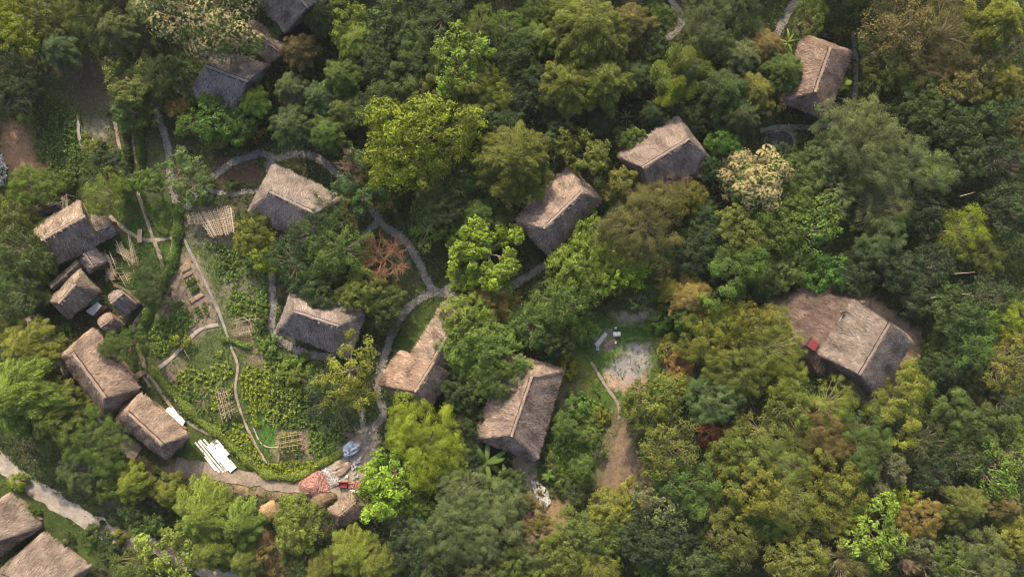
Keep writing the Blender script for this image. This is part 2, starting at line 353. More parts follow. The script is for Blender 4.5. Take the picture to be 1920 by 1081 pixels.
    g.add(ring, [(0, 1, 2, 3), (7, 6, 5, 4), (0, 4, 5, 1), (1, 5, 6, 2), (2, 6, 7, 3), (3, 7, 4, 0)], (1, .9, .8)); obj('floor', g.build('floor', 'dirt'), root)
for h in HUTS: make_hut(h)

# ------------------------------------------------------------------ paths (photo points, width in metres, material)
PATHS = [
 ([(350,392),(375,352),(405,328),(440,303),(490,286)], .80, 'path', 1, 'stone_path'), ([(490,286),(518,297),(560,288),(600,300),(632,326),(668,356),(700,398)], .8, 'path', 1, 'stone_path'),
 ([(484,357),(430,363),(374,352)], .5, 'path', 1, 'stone_path'), ([(508,293),(509,322)], 1.1, 'path', 1, 'stone_path'),
 ([(703,398),(720,422),(760,452),(785,490),(803,530),(815,547)], .85, 'path', 1, 'stone_path'), ([(712,412),(690,434),(668,462)], .8, 'path', 1, 'stone_path'),
 ([(818,545),(780,565),(748,600),(730,640),(715,690),(708,740),(720,772),(697,806),(683,832)], .85, 'path', 1, 'stone_path'),
 ([(812,546),(845,552),(870,566),(905,575)], .85, 'path', 1, 'stone_path'), ([(832,549),(850,528),(862,505)], .8, 'path', 1, 'stone_path'),
 ([(880,560),(950,540),(985,520),(1025,494)], .8, 'path', 1, 'stone_path'),
 ([(508,515),(513,570),(509,608),(524,636),(570,660),(630,672)], .85, 'path', 1, 'stone_path'), ([(678,770),(682,800),(694,812)], .6, 'path', 1, 'stone_path'),
 ([(1020,262),(1060,224),(1095,190),(1150,140),(1230,86),(1278,45),(1258,0),(1250,-20)], .75, 'path', 1, 'stone_path'),
 ([(1440,90),(1458,58),(1482,18),(1500,-15)], .9, 'path', 1, 'stone_path'), ([(1425,245),(1460,238),(1530,238),(1570,225),(1600,190),(1604,120),(1598,60)], .5, 'path', 1, 'stone_path'),
 ([(285,185),(300,225),(316,280),(320,330),(330,380)], .75, 'path', 1, 'stone_path'), ([(1300,330),(1350,305),(1400,290)], .9, 'path', 1, 'stone_path'),
 ([(248,235),(250,270),(256,306)], .3, 'dirt', 0, 'footpath'), ([(216,228),(222,262),(232,300),(250,340),(265,380),(285,440),(300,478),(313,510)], .38, 'dirt', 0, 'footpath'),
 ([(330,380),(328,420),(325,460),(313,510)], .45, 'dirt', 0, 'footpath'), ([(206,405),(232,428),(262,446),(290,450),(326,444)], .4, 'dirt', 0, 'footpath'),
 ([(345,448),(375,508),(408,578),(428,632),(434,650)], .30, 'path', 0, 'garden_path'),
 ([(268,680),(296,725),(318,757),(345,785),(372,803),(405,818),(430,835),(470,875),(510,900),(580,912)], .38, 'dirt', 0, 'garden_path'),
 ([(249,622),(256,600),(279,573)], .42, 'concrete', 0, 'garden_path'), ([(282,572),(262,600),(262,622),(272,640)], .0, 'dirt', 0, 'footpath'),
 ([(275,706),(300,688),(325,668),(350,640),(378,616),(410,608)], .4, 'concrete', 0, 'garden_path'),
 ([(434,650),(446,685),(442,730),(455,780),(478,830),(500,868)], .28, 'dirt', 0, 'footpath'),
 ([(475,800),(490,830),(515,838),(558,822)], .14, 'concrete', 0, 'garden_path'), ([(512,770),(513,800)], .14, 'concrete', 0, 'garden_path'),
 ([(-60,800),(0,862),(60,910),(140,960),(220,1004),(300,1026),(400,1072),(500,1110)], 2.0, 'concrete', 0, 'road'),
 ([(330,868),(400,884),(470,898),(560,912),(640,920)], 1.5, 'dirt', 0, 'footpath'), ([(1108,678),(1135,722),(1158,756),(1160,785)], .32, 'dirt', 0, 'footpath'),
 ([(62,590),(100,680),(150,760),(210,815),(260,850)], 2.0, 'dirt', 0, 'footpath'), ([(147,215),(150,260),(165,290)], .4, 'concrete', 0, 'footpath'),
 ([(268,700),(282,725)], .3, 'dirt', 0, 'footpath'), ([(740,985),(775,1020),(800,1060)], .7, 'dirt', 0, 'footpath'),
]
PATH_PTS = []
def ribbon(pts, width, mat, stones, name, idx):
    c = spline(atlist(pts), .3); n = len(c); d = unit(np.gradient(c[:, :2], axis=0)); nn = np.stack([-d[:, 1], d[:, 0]], 1)
    PATH_PTS.append(np.column_stack([c[:, :2], np.full(n, width * .5)]))
    cols = 5; off = np.linspace(-.5, .5, cols); V = []
    wl = 1 + .18 * wob(c[:, 0], c[:, 1], 2.5, idx) + rng.normal(0, .05, n); wr = 1 + .18 * wob(c[:, 0], c[:, 1], 2.1, idx + 9) + rng.normal(0, .05, n)
    for o_ in off:
        p = c[:, :2] + nn * (o_ * width * (wl if o_ < 0 else wr))[:, None]
        z = terr(p[:, 0], p[:, 1]) + .028 + idx * .0022 + .02 * (1 - (2 * o_) ** 2); V.append(np.column_stack([p, z]))
    V = np.array(V); i, j = np.meshgrid(np.arange(cols - 1), np.arange(n - 1), indexing='ij')
    F = np.stack([i * n + j, i * n + j + 1, (i + 1) * n + j + 1, (i + 1) * n + j], -1).reshape(-1, 4)
    T = np.tile(1 + .12 * wob(V[..., 0].ravel(), V[..., 1].ravel(), 1.7, idx), (3, 1)).T
    return obj(name, mesh(name, V.reshape(-1, 3), F, mat, T, True), kind='structure'), c, nn
SX, SY, SR = [], [], []
for idx, (pts, w, mt, stn, nm) in enumerate(PATHS):
    if w <= 0: continue
    o, c, nn = ribbon(pts, w, mt, stn, nm, idx)
    if stn:
        k = int(len(c) * .3 * w * 26); i = rng.integers(0, len(c), k); u = rng.uniform(-.54, .54, k)
        p = c[i, :2] + nn[i] * (u * w)[:, None] + rng.normal(0, .08, (k, 2)); SX.append(p); SR.append(rng.uniform(.05, .10, k))
        e = int(len(c) * 1.6); i = rng.integers(0, len(c), e); sgn = rng.choice([-1, 1], e)
        p = c[i, :2] + nn[i] * (sgn * w * .52)[:, None] + rng.normal(0, .05, (e, 2)); SX.append(p); SR.append(rng.uniform(.07, .15, e))
def pebbles(name, xy, rad, zoff, mat, tintf, parent=None, kind='stuff', org=(0, 0, 0), flat=.55):
    n = len(xy); a = np.arange(5) * 2 * math.pi / 5; r0 = rng.uniform(.75, 1.2, (n, 5)) * rad[:, None]; ph = rng.uniform(0, 6.28, n)[:, None]
    z = zoff if not callable(zoff) else zoff(xy)
    ring = np.stack([xy[:, None, 0] + r0 * np.cos(a + ph), xy[:, None, 1] + r0 * np.sin(a + ph), np.broadcast_to((z - rad * .2)[:, None], (n, 5))], -1)
    r1 = r0 * .62; ring2 = np.stack([xy[:, None, 0] + r1 * np.cos(a + ph), xy[:, None, 1] + r1 * np.sin(a + ph), (z + rad * flat)[:, None] + rng.normal(0, .08, (n, 5)) * rad[:, None]], -1)
    top = np.column_stack([xy, z + rad * flat * 1.15])[:, None]
    V = np.concatenate([ring, ring2, top], 1); F = []
    for k in range(5): F += [(k, (k + 1) % 5, 5 + (k + 1) % 5, 5 + k)]
    F += [(5, 6, 7, 10), (7, 8, 9, 10), (9, 5, 10, 10)][:2] ; F += [(9, 5, 10, 8)]
    F = np.array(F)[None] + (np.arange(n) * 11)[:, None, None]
    T = np.repeat(tintf(n), 11, axis=0)
    return obj(name, mesh(name, V.reshape(-1, 3) - np.array(org), F.reshape(-1, 4), mat, T), parent, None if parent is not None else org, kind)
def greys(lo, hi, warm=.04): return lambda n: np.clip(rng.uniform(lo, hi, (n, 1)) * (1 + rng.normal(0, warm, (n, 3))), .1, 4)
xy = np.vstack(SX); pebbles('path_cobbles', xy, np.concatenate(SR) * .9, terr(xy[:, 0], xy[:, 1]) + .10, 'path', greys(.75, 1.35))
bpy.data.objects['path_cobbles']['label'] = 'small grey cobbles bedded in the winding village paths'

# ------------------------------------------------------------------ ground sheet with soil, lawn and yard zones
def zpoly(pts): return [tuple(at(a, b)[:2]) for a, b in pts]
LITTER, WEED, LAWN = (.050, .046, .030), (.035, .060, .018), (.055, .095, .022)
ZONES = [  # (polygon, colour, edge softness metres)
 ([(20,130),(150,150),(175,200),(170,330),(90,335),(55,290),(30,220)], (.030,.062,.018), 1.2),
 ([(100,110),(200,120),(210,210),(150,215),(110,180)], (.085,.07,.05), 1.2),
 ([(150,225),(205,225),(205,262),(165,268)], (.15,.14,.12), .8),
 ([(5,225),(55,235),(75,280),(90,320),(30,330),(0,300)], (.20,.13,.085), 1.0), ([(205,250),(330,250),(330,380),(220,370)], (.05,.06,.03), 1),
 ([(215,375),(345,370),(345,440),(330,520),(290,520),(210,560),(190,500),(205,440)], (.045,.080,.022), .8),
 ([(335,445),(510,430),(515,650),(600,680),(690,770),(640,850),(560,895),(490,885),(400,815),(280,700),(250,640),(290,560)], (.060,.085,.03), .7),
 ([(345,470),(372,480),(398,545),(415,608),(360,640),(330,600),(285,610),(265,640),(272,690),(260,660),(262,600),(300,560)], (.155,.125,.105), .5),
 ([(270,700),(330,655),(350,690),(345,740),(300,735)], (.14,.12,.09), .5), ([(415,530),(475,515),(480,560),(420,580)], (.15,.13,.11), .6),
 ([(430,600),(490,595),(500,645),(450,655)], (.15,.12,.09), .5), ([(355,395),(440,385),(440,470),(350,455)], (.11,.10,.085), .6),
 ([(365,735),(385,725),(392,760),(370,765)], (.19,.14,.11), .3), ([(505,812),(575,802),(590,860),(520,872)], (.17,.14,.10), .3),
 ([(460,660),(500,650),(500,690),(470,700)], (.16,.13,.1), .3), ([(475,765),(520,760),(520,840),(490,845)], (.05,.12,.02), .4),
 ([(265,690),(300,735),(350,795),(420,835),(500,900),(450,900),(360,880),(310,875),(340,840),(350,810),(280,745)], (.06,.095,.022), .5),
 ([(250,610),(262,590),(300,560),(285,640),(262,660)], (.05,.10,.02), .4),
 ([(560,890),(600,865),(650,835),(670,800),(700,790),(715,830),(700,900),(660,935),(580,935)], (.27,.235,.195), .5),
 ([(300,865),(380,875),(470,895),(560,905),(560,930),(470,925),(380,905),(310,885)], (.22,.17,.12), .8),
 ([(745,640),(790,572),(850,555),(880,580),(820,625),(760,680),(725,720),(715,700)], (.048,.082,.022), .5),
 ([(700,470),(760,460),(800,540),(760,560),(720,530)], (.05,.06,.03), 1), ([(1600,-10),(1690,-10),(1660,120),(1640,215),(1590,250),(1605,120)], (.050,.085,.022), .8),
 ([(1700,660),(1780,600),(1790,700),(1700,770),(1560,780),(1500,740),(1600,740)], (.040,.085,.02), 1),
 ([(1440,560),(1520,540),(1560,548),(1640,556),(1728,625),(1722,690),(1640,770),(1540,700),(1490,690),(1430,620)], (.20,.155,.125), .25),
 ([(1450,570),(1540,565),(1545,620),(1480,630)], (.15,.145,.145), .7), ([(1500,600),(1540,600),(1545,690),(1500,680)], (.20,.13,.09), .6),
 ([(1080,600),(1240,570),(1290,650),(1230,760),(1170,770),(1130,900),(1010,900),(1060,760),(1080,690)], (.058,.110,.022), .8),
 ([(1075,640),(1110,690),(1110,780),(1080,800),(1060,760)], (.12,.14,.03), .5), ([(1048,680),(1090,690),(1085,760),(1045,800)], (.12,.10,.07), .6),
 ([(1135,695),(1155,672),(1185,642),(1218,645),(1220,680),(1205,700),(1190,728),(1175,732),(1145,710)], (.235,.23,.225), .5),
 ([(1130,700),(1180,715),(1215,700),(1212,728),(1180,742),(1135,722)], (.30,.22,.17), .3),
 ([(1152,588),(1200,575),(1235,580),(1238,600),(1160,606)], (.22,.19,.17), .4), ([(1114,640),(1135,618),(1150,622),(1150,652),(1122,658)], (.20,.19,.18), .3),
 ([(1120,880),(1135,810),(1160,760),(1185,830),(1225,900),(1220,960),(1135,960)], (.15,.115,.082), .9), ([(1230,640),(1290,640),(1300,710),(1250,720)], (.20,.13,.08), .8),
 ([(960,935),(1060,930),(1070,1010),(980,1020)], (.22,.16,.10), 1), ([(720,965),(760,960),(775,1000),(745,1010)], (.25,.16,.09), .6),
 ([(960,850),(1005,860),(1010,960),(965,900)], (.19,.165,.14), .5), ([(200,940),(280,900),(290,940),(240,960)], (.14,.125,.11), 1),
 ([(1330,800),(1370,800),(1370,880),(1335,880)], (.16,.07,.035), .6), ([(480,990),(560,990),(560,1081),(480,1081)], (.14,.10,.06), 1), ([(150,830),(195,835),(190,900),(150,880)], (.13,.11,.09), .8),
 ([(1455,240),(1490,240),(1488,290),(1430,280)], (.16,.16,.155), .4), ([(405,290),(480,290),(500,345),(410,345)], (.07,.045,.035), .6),
 ([(0,880),(60,925),(150,985),(280,1040),(280,1100),(100,1020),(-20,920)], (.05,.08,.025), .6),
]
def sdpoly(x, y, poly):
    d = np.full(x.shape, 1e9); n = len(poly)
    for i in range(n):
        a, b = np.array(poly[i]), np.array(poly[(i + 1) % n]); e = b - a
        t = np.clip(((x - a[0]) * e[0] + (y - a[1]) * e[1]) / (e @ e + 1e-9), 0, 1)
        d = np.minimum(d, np.hypot(x - a[0] - e[0] * t, y - a[1] - e[1] * t))
    return np.where(inpoly(x, y, poly), -d, d)
def axis(lo, hi, st):
    core = np.arange(lo, hi + 1e-6, st); g = np.cumsum(1.5 ** np.arange(1, 17) * st * 2)
    return np.concatenate([lo - g[::-1], core, hi + g])
gx, gy = axis(-64, 64, .28), axis(-38, 38, .28); X, Y = np.meshgrid(gx, gy, indexing='ij')
fade = np.exp(-np.maximum(0, np.maximum(np.abs(X) - 70, np.abs(Y) - 45)) / 200)
Z = terr(X, Y) * fade
c0 = np.array(LITTER); c1 = np.array(WEED); w = np.clip(.5 + .5 * wob(X, Y, 7, 1) + .25 * wob(X, Y, 2.3, 2), 0, 1)[..., None]
C = c0 * (1 - w) + c1 * w
jx, jy = .35 * wob(X, Y, 1.1, 31) + .25 * wob(X, Y, .5, 32), .35 * wob(X, Y, 1.2, 33) + .25 * wob(X, Y, .45, 34)
core = (np.abs(X) < 66) & (np.abs(Y) < 40)
for poly, colr, soft in ZONES:
    pl = zpoly(poly); d = np.full(X.shape, 99.0); d[core] = sdpoly((X + jx)[core], (Y + jy)[core], pl)
    wv = np.clip(.5 - d / (2 * soft), 0, 1)[..., None]; C = C * (1 - wv) + np.array(colr) * wv
nx, ny = X.shape; i, j = np.meshgrid(np.arange(nx - 1), np.arange(ny - 1), indexing='ij')
F = np.stack([i * ny + j, (i + 1) * ny + j, (i + 1) * ny + j + 1, i * ny + j + 1], -1).reshape(-1, 4)
obj('ground', mesh('ground', np.stack([X, Y, Z], -1).reshape(-1, 3), F, 'ground', C.reshape(-1, 3), True), kind='structure')

# ------------------------------------------------------------------ tree builders (unit trees, copied with shared meshes)
def crown_clumps(R, H, r, K, flat=.8, lobes=.22):
    """clump centres spread over an uneven dome"""
    ph = r.uniform(0, 6.28, 4); pts = []
    tries = 0; md = R * math.sqrt(2.2 / K)
    while len(pts) < K and tries < 6000:
        tries += 1; a = r.uniform(0, 6.28); q = math.sqrt(r.random())
        Ro = R * (1 + lobes * (math.sin(2 * a + ph[0]) + .8 * math.sin(3 * a + ph[1]) + .7 * math.sin(5 * a + ph[2])) * .6) * .88
        x, y = q * Ro * math.cos(a), q * Ro * math.sin(a); hc = R * flat
        z = H - hc + hc * math.sqrt(max(0, 1 - q * q * .92)) * r.uniform(.72, 1.0) - (r.random() < .25) * hc * .35
        p = np.array([x, y, z])
        if all(np.linalg.norm((p - o) * (1, 1, .6)) > md * (1 - tries / 9000) for o in pts): pts.append(p)
    return np.array(pts)
def limb_geo(R, H, clumps, r, tw, pale=1.0):
    g = Geo(); lean = r.normal(0, R * .05, 2); fork = np.array([lean[0], lean[1], H * .42])
    g.tube([(0, 0, -.6), (0, 0, .05), (lean[0] * .4, lean[1] * .4, H * .2), fork], [tw * 1.5, tw * 1.25, tw, tw * .8], 7, (pale,) * 3)
    for c in clumps:
        m = fork + (c - fork) * .5 + np.array([*r.normal(0, .05 * R, 2), -.06 * R]); g.tube([fork - (0, 0, .3), m, c - (0, 0, .1)], [tw * .5, tw * .28, tw * .1], 4, (pale,) * 3)
    return g
def foliage(clumps, rc, n, size, r, up=.55, hue=.18, flat=.75, asp=.55, cover=1.0, dead=.0):
    K = len(clumps); rcs = rc * r.uniform(.7, 1.25, K); k = r.choice(K, n, p=rcs ** 2 / (rcs ** 2).sum())
    # sub-clumps give the clustered look
    S = 9; sub = unit(r.normal(size=(K, S, 3))); sub[..., 2] = np.abs(sub[..., 2]) * .9 - .12; sub *= r.uniform(.45, .95, (K, S, 1))
    s = r.integers(0, S, n); d = unit(r.normal(size=(n, 3))); d[:, 2] = np.abs(d[:, 2]) * 1.0 - .25
    rad = r.random(n) ** .4
    loc = sub[k, s] + d * (.46 * rad)[:, None]; loc[:, 2] *= flat
    C = clumps[k] + loc * rcs[k][:, None]
    nr = unit(loc * .8 + d * .7 + np.array([0, 0, up]) + r.normal(0, .42, (n, 3)))
    val = np.clip(1 + r.normal(0, .13, n) + .22 * r.normal(0, 1, (K, S))[k, s] * .8 + .14 * r.normal(0, 1, K)[k], .35, 1.9)
    yel = np.clip(hue + r.normal(0, .22, n) + .17 * r.normal(0, 1, K)[k] + .25 * (rad - .6), 0, 1)
    brn = (r.random(n) < dead) * r.uniform(.4, 1, n)
    return C, nr, np.column_stack([val, yel, brn])
CL = {}
def broad(R, seed, size=.3, dens=1.0, K=None, flat=.8, hue=.2, asp=.55, lobes=.22, H=None, rcf=.30, dead=.02):
    r = np.random.default_rng(seed); H = H or 2.6 + R * 1.25; K = K or int((16 + R * 4.5) * r.uniform(.6, 1.35)); flat = flat * r.uniform(.75, 1.15); lobes = lobes * r.uniform(.8, 2.0)
    cl = crown_clumps(R, H - .2, r, K, flat, lobes); rc = R * rcf * math.sqrt(30 / K) ** .8
    area = 2.2 * math.pi * R * R; open_ = seed % 3 == 0; n = int(area * 2.0 / (size * size * asp * .5) * dens * (.5 if open_ else 1))
    C, nr, T = foliage(cl, rc, n, size, r, hue=hue, dead=dead)
    V, F, TT = leaves(C, nr, size * r.uniform(.7, 1.35, n), size * asp * r.uniform(.8, 1.25, n), T, r=r)
    CL[seed] = (cl, rc)
    return mesh('crown', V, F, 'leaf', TT), limb_geo(R, H, cl if open_ else cl[::2], r, .05 * R + .05, 1.9 if open_ else 1.0).build('trunk', 'bark', True), H
def plume_tree(R, seed, size=.42, n_pl=60, droop=.35, dens=1.0, H=None, asp=.16, hue=.3, width=.16, up=.5, dead=.04, az=False):
    """feathery crown made of arching plumes of narrow leaves"""
    r = np.random.default_rng(seed); H = H or 2.8 + R * 1.3; n_per = int(430 * dens * (R / 4.5) ** 1.2); Cs, Ns, As, Ts = [], [], [], []; g = Geo(); g.tube([(0, 0, -.6), (0, 0, .1), (0, 0, H * .75)], [.05 * R + .08, .05 * R + .05, .04 * R], 6)
    for p in range(n_pl):
        a = p * 2.399 + r.normal(0, .3); q = math.sqrt((p + .5) / n_pl); reach = R * q * r.uniform(.85, 1.12); l = R * r.uniform(.32, .55)
        z0 = H - R * .75 * q ** 1.8 * r.uniform(.75, 1.15); dr = np.array([math.cos(a), math.sin(a)]); dv = unit(dr + r.normal(0, .25, 2))
        s0 = max(0, reach - l)
        if az: a = r.normal(0, .22); dr = np.array([math.cos(a), math.sin(a)]); dv = dr; s0 = 0; q = .3; l = reach = R * r.uniform(.75, 1.05)
        t = r.random(n_per) ** .8
        base = np.column_stack([np.outer(np.ones(n_per), dr * s0) + np.outer(t * (l if s0 > 0 else reach), dv), z0 + .25 * l * np.sin(t * 2.2) - droop * l * t * t])
        wd = width * R * np.sin(np.clip(t * .9 + .12, 0, 1) * math.pi) ** .7 + .05
        sd_ = r.normal(0, 1, n_per); nv = np.array([-dv[1], dv[0]]); C = base.copy(); C[:, :2] += np.outer(sd_ * wd * .5, nv); C[:, 2] += r.normal(0, .1, n_per) * R * .25 - np.abs(sd_) * wd * .25
        al = np.column_stack([np.outer(np.ones(n_per), dv) + np.outer(np.sign(sd_) * r.uniform(.3, 1.1, n_per), nv), r.normal(-.15, .25, n_per)])
        v = np.clip(1 + r.normal(0, .16) + r.normal(0, .2, n_per) + .15 * (t - .5), .35, 1.9)
        Cs.append(C); As.append(al); Ns.append(np.column_stack([r.normal(0, .45, (n_per, 2)), np.full(n_per, 1.0)]) + np.append(dr, 0) * .35 * q); Ts.append(np.column_stack([v, np.clip(hue + r.normal(0, .15) + r.normal(0, .18, n_per) + .2 * t, 0, 1), (r.random(n_per) < dead) * .8]))
        if p % 3 == 0: g.tube([(0, 0, H * .45), np.array([*(dr * s0 * .6), z0 - l * .3]), np.array([*(dr * s0 + dv * l * .6), z0])], [.02 * R, .012 * R, .01], 4)
    C, A, Nn, T = map(np.vstack, (Cs, As, Ns, Ts)); n = len(C)
    V, F, TT = leaves(C, Nn, size * r.uniform(.6, 1.3, n), size * asp * 1.3 * r.uniform(.7, 1.3, n), T, along=A, r=r)
    return mesh('crown', V, F, 'leaf', TT), g.build('trunk', 'bark', True), H
def branches(g, p, d, ln, rad, depth, r, ends, spread=.6, lift=.1, kids=(2, 4), pale=1.0):
    n = 4; pts = [p]; dd = d.copy()
    for i in range(n):
        dd = unit(dd + r.normal(0, .14, 3) + (0, 0, lift * .3)); pts.append(pts[-1] + dd * ln / n)
    g.tube(pts, np.linspace(rad, rad * .6, n + 1), 5 if depth > 1 else 4, (pale * r.uniform(.85, 1.15),) * 3)
    if depth == 0: ends.append((pts[-1], dd)); return
    for k in range(r.integers(*kids) + 1):
        i = r.integers(2, n + 1); nd = unit(dd + r.normal(0, spread, 3) + (0, 0, lift))
        branches(g, pts[i], nd, ln * r.uniform(.55, .85), rad * .55, depth - 1, r, ends, spread, lift, kids, pale)
def sparse(R, seed, size=.3, n=5000, H=None, depth=3, kids=(2, 4), pale=1.5, rc=.16, hue=.3, keep=.8):
    r = np.random.default_rng(seed); H = H or 2.6 + R * 1.2; g = Geo(); ends = []
    g.tube([(0, 0, -.6), (0, 0, .1), (.1, 0, H * .45)], [.06 * R, .05 * R, .04 * R], 6, (pale * .9,) * 3)
    for k in range(7):
        a = k * .9 + r.normal(0, .2); branches(g, np.array([.1, 0, H * .4]), unit(np.array([math.cos(a), math.sin(a), r.uniform(.35, .9)])), R * .52, .026 * R, depth - 1, r, ends, .55, .15, kids, pale)
    E = np.array([e[0] for e in ends]); f = R / max(1e-3, np.percentile(np.linalg.norm(E[:, :2], axis=1), 92)); tr = g.build('trunk', 'bark', True)
    co = np.empty(len(tr.vertices) * 3); tr.vertices.foreach_get('co', co); co = co.reshape(-1, 3); co[:, :2] *= f; tr.vertices.foreach_set('co', co.ravel().astype(np.float32)); E[:, :2] *= f
    if n == 0: return None, tr, H
    E = E[r.random(len(E)) < keep]
    C, nr, T = foliage(E, R * rc, n, size, r, hue=hue, up=.7)
    V, F, TT = leaves(C, nr, size * r.uniform(.7, 1.3, n), size * .55 * r.uniform(.8, 1.2, n), T, r=r)
    return mesh('crown', V, F, 'leaf', TT), tr, H
PROTO = {}
def proto(key, builder, R, seeds, **kw):
    PROTO[key] = (R, [builder(R, s, **kw) for s in seeds])
proto('broadL', broad, 6.4, (11, 12, 13, 14, 15), size=.36, dens=.8)
proto('broadM', broad, 4.2, (21, 22, 23, 24, 25, 26), size=.30, dens=.85)
proto('broadS', broad, 2.3, (31, 32), size=.24, dens=.9, K=20)
proto('clumpyM', broad, 4.2, (41, 42, 43), size=.28, dens=.8, K=16, rcf=.26, lobes=.35)
proto('fineL', broad, 6.0, (51, 52, 53), size=.22, dens=.5, K=60, rcf=.30, asp=.4, hue=.15)
proto('fineM', broad, 4.2, (56, 57, 58), size=.20, dens=.55, K=44, rcf=.28, asp=.4)
proto('bigleafM', broad, 4.2, (61, 62, 63), size=.50, dens=.75, K=26, asp=.5, hue=.3, rcf=.27)
proto('featherL', plume_tree, 6.0, (71, 72, 73), n_pl=95, size=.46)
proto('featherM', plume_tree, 4.2, (76, 77, 78), n_pl=62, size=.42)
proto('bamboo', plume_tree, 2.6, (81, 82, 83), n_pl=8, size=.42, droop=.6, width=.30, dens=4.5, H=8.5, hue=.35)
proto('frond', plume_tree, 3.6, (85, 86), n_pl=5, size=.40, droop=.45, width=.22, dens=3.2, H=8.0, hue=.35, az=True)
proto('sparseM', sparse, 3.8, (91, 92), n=3600)
proto('sparseD', sparse, 3.8, (93,), n=7500, rc=.2, pale=1.2)
proto('limeM', sparse, 3.8, (94, 95), n=9000, rc=.2, size=.34, hue=.2, pale=1.8)
proto('bare', sparse, 2.5, (97,), n=0, depth=4, kids=(4, 6), H=3.2, pale=2.0)
proto('shrub', broad, 1.2, (101, 102), size=.2, dens=1.0, K=9, H=1.5, rcf=.25)
def make_blossom(R, H, seed, cr_key):
    r = np.random.default_rng(seed); cl, rc = CL[seed]
    n = 2100 if R > 5 else 1300; k = r.integers(0, len(cl), n); d = unit(r.normal(size=(n, 3))); d[:, 2] = np.abs(d[:, 2]) + .25; d = unit(d)
    c = cl[k] + d * rc * 1.02 * (1, 1, .78); m = 8
    a = r.uniform(0, 6.28, (n, m)); t1 = unit(np.cross(d, r.normal(size=(n, 3)))); t2 = np.cross(d, t1)
    al = t1[:, None] * np.cos(a)[..., None] + t2[:, None] * np.sin(a)[..., None] + d[:, None] * .35; C = (c[:, None] + al * .10).reshape(-1, 3)
    v = np.repeat(np.clip(r.normal(1, .2, n), .5, 1.4), m)[:, None] * np.array([1, 1, .95])
    V, F, T = leaves(C, np.repeat(d, m, axis=0) + r.normal(0, .3, (n * m, 3)), .19, .075, v, along=al.reshape(-1, 3), r=r, fold=.2)
    return mesh('blossom', V, F, 'petal', T)
for key, R, sd_ in (('flowerL', 5.6, 111), ('flowerM', 3.0, 112)):
    c, t_, H = broad(R, sd_, size=.32, dens=.75, hue=.05, dead=0); PROTO[key] = (R, [(c, t_, H, make_blossom(R, H, sd_, key))])

GREEN = {  # leaf colours
 'dark': ((0.042,0.072,0.022), 'dark green'), 'deep': ((0.031,0.055,0.022), 'very dark green'), 'mid': ((0.070,0.114,0.025), 'mid-green'), 'green': ((0.087,0.146,0.027), 'fresh green'),
 'olive': ((0.104,0.129,0.026), 'olive'), 'yolive': ((0.139,0.159,0.025), 'yellow-olive'), 'yellow': ((0.151,0.191,0.015), 'yellow-green'), 'lime': ((0.145,0.218,0.024), 'lime-green'),
 'blue': ((0.065,0.109,0.040), 'blue-green'), 'grey': ((0.100,0.133,0.054), 'grey-green'), 'brown': ((0.114,0.100,0.036), 'brown-olive'), 'rust': ((0.186,0.109,0.040), 'rusty orange'),
 'light': ((0.130,0.180,0.032), 'light green'), 'ochre': ((0.186,0.153,0.045), 'ochre'), 'vivid': ((0.067,0.147,0.022), 'vivid green'), 'red': ((.150,.072,.034), 'red-brown'),
}
FORM = {'broadL': 'broad rounded', 'broadM': 'rounded', 'broadS': 'small rounded', 'clumpyM': 'clumpy', 'fineL': 'wide fine-leaved', 'fineM': 'fine-leaved', 'bigleafM': 'large-leaved', 'featherL': 'wide feathery', 'featherM': 'feathery',
        'bamboo': 'plumed bamboo', 'sparseM': 'thin open', 'sparseD': 'loose twiggy', 'limeM': 'open-branched', 'shrub': 'low bushy'}
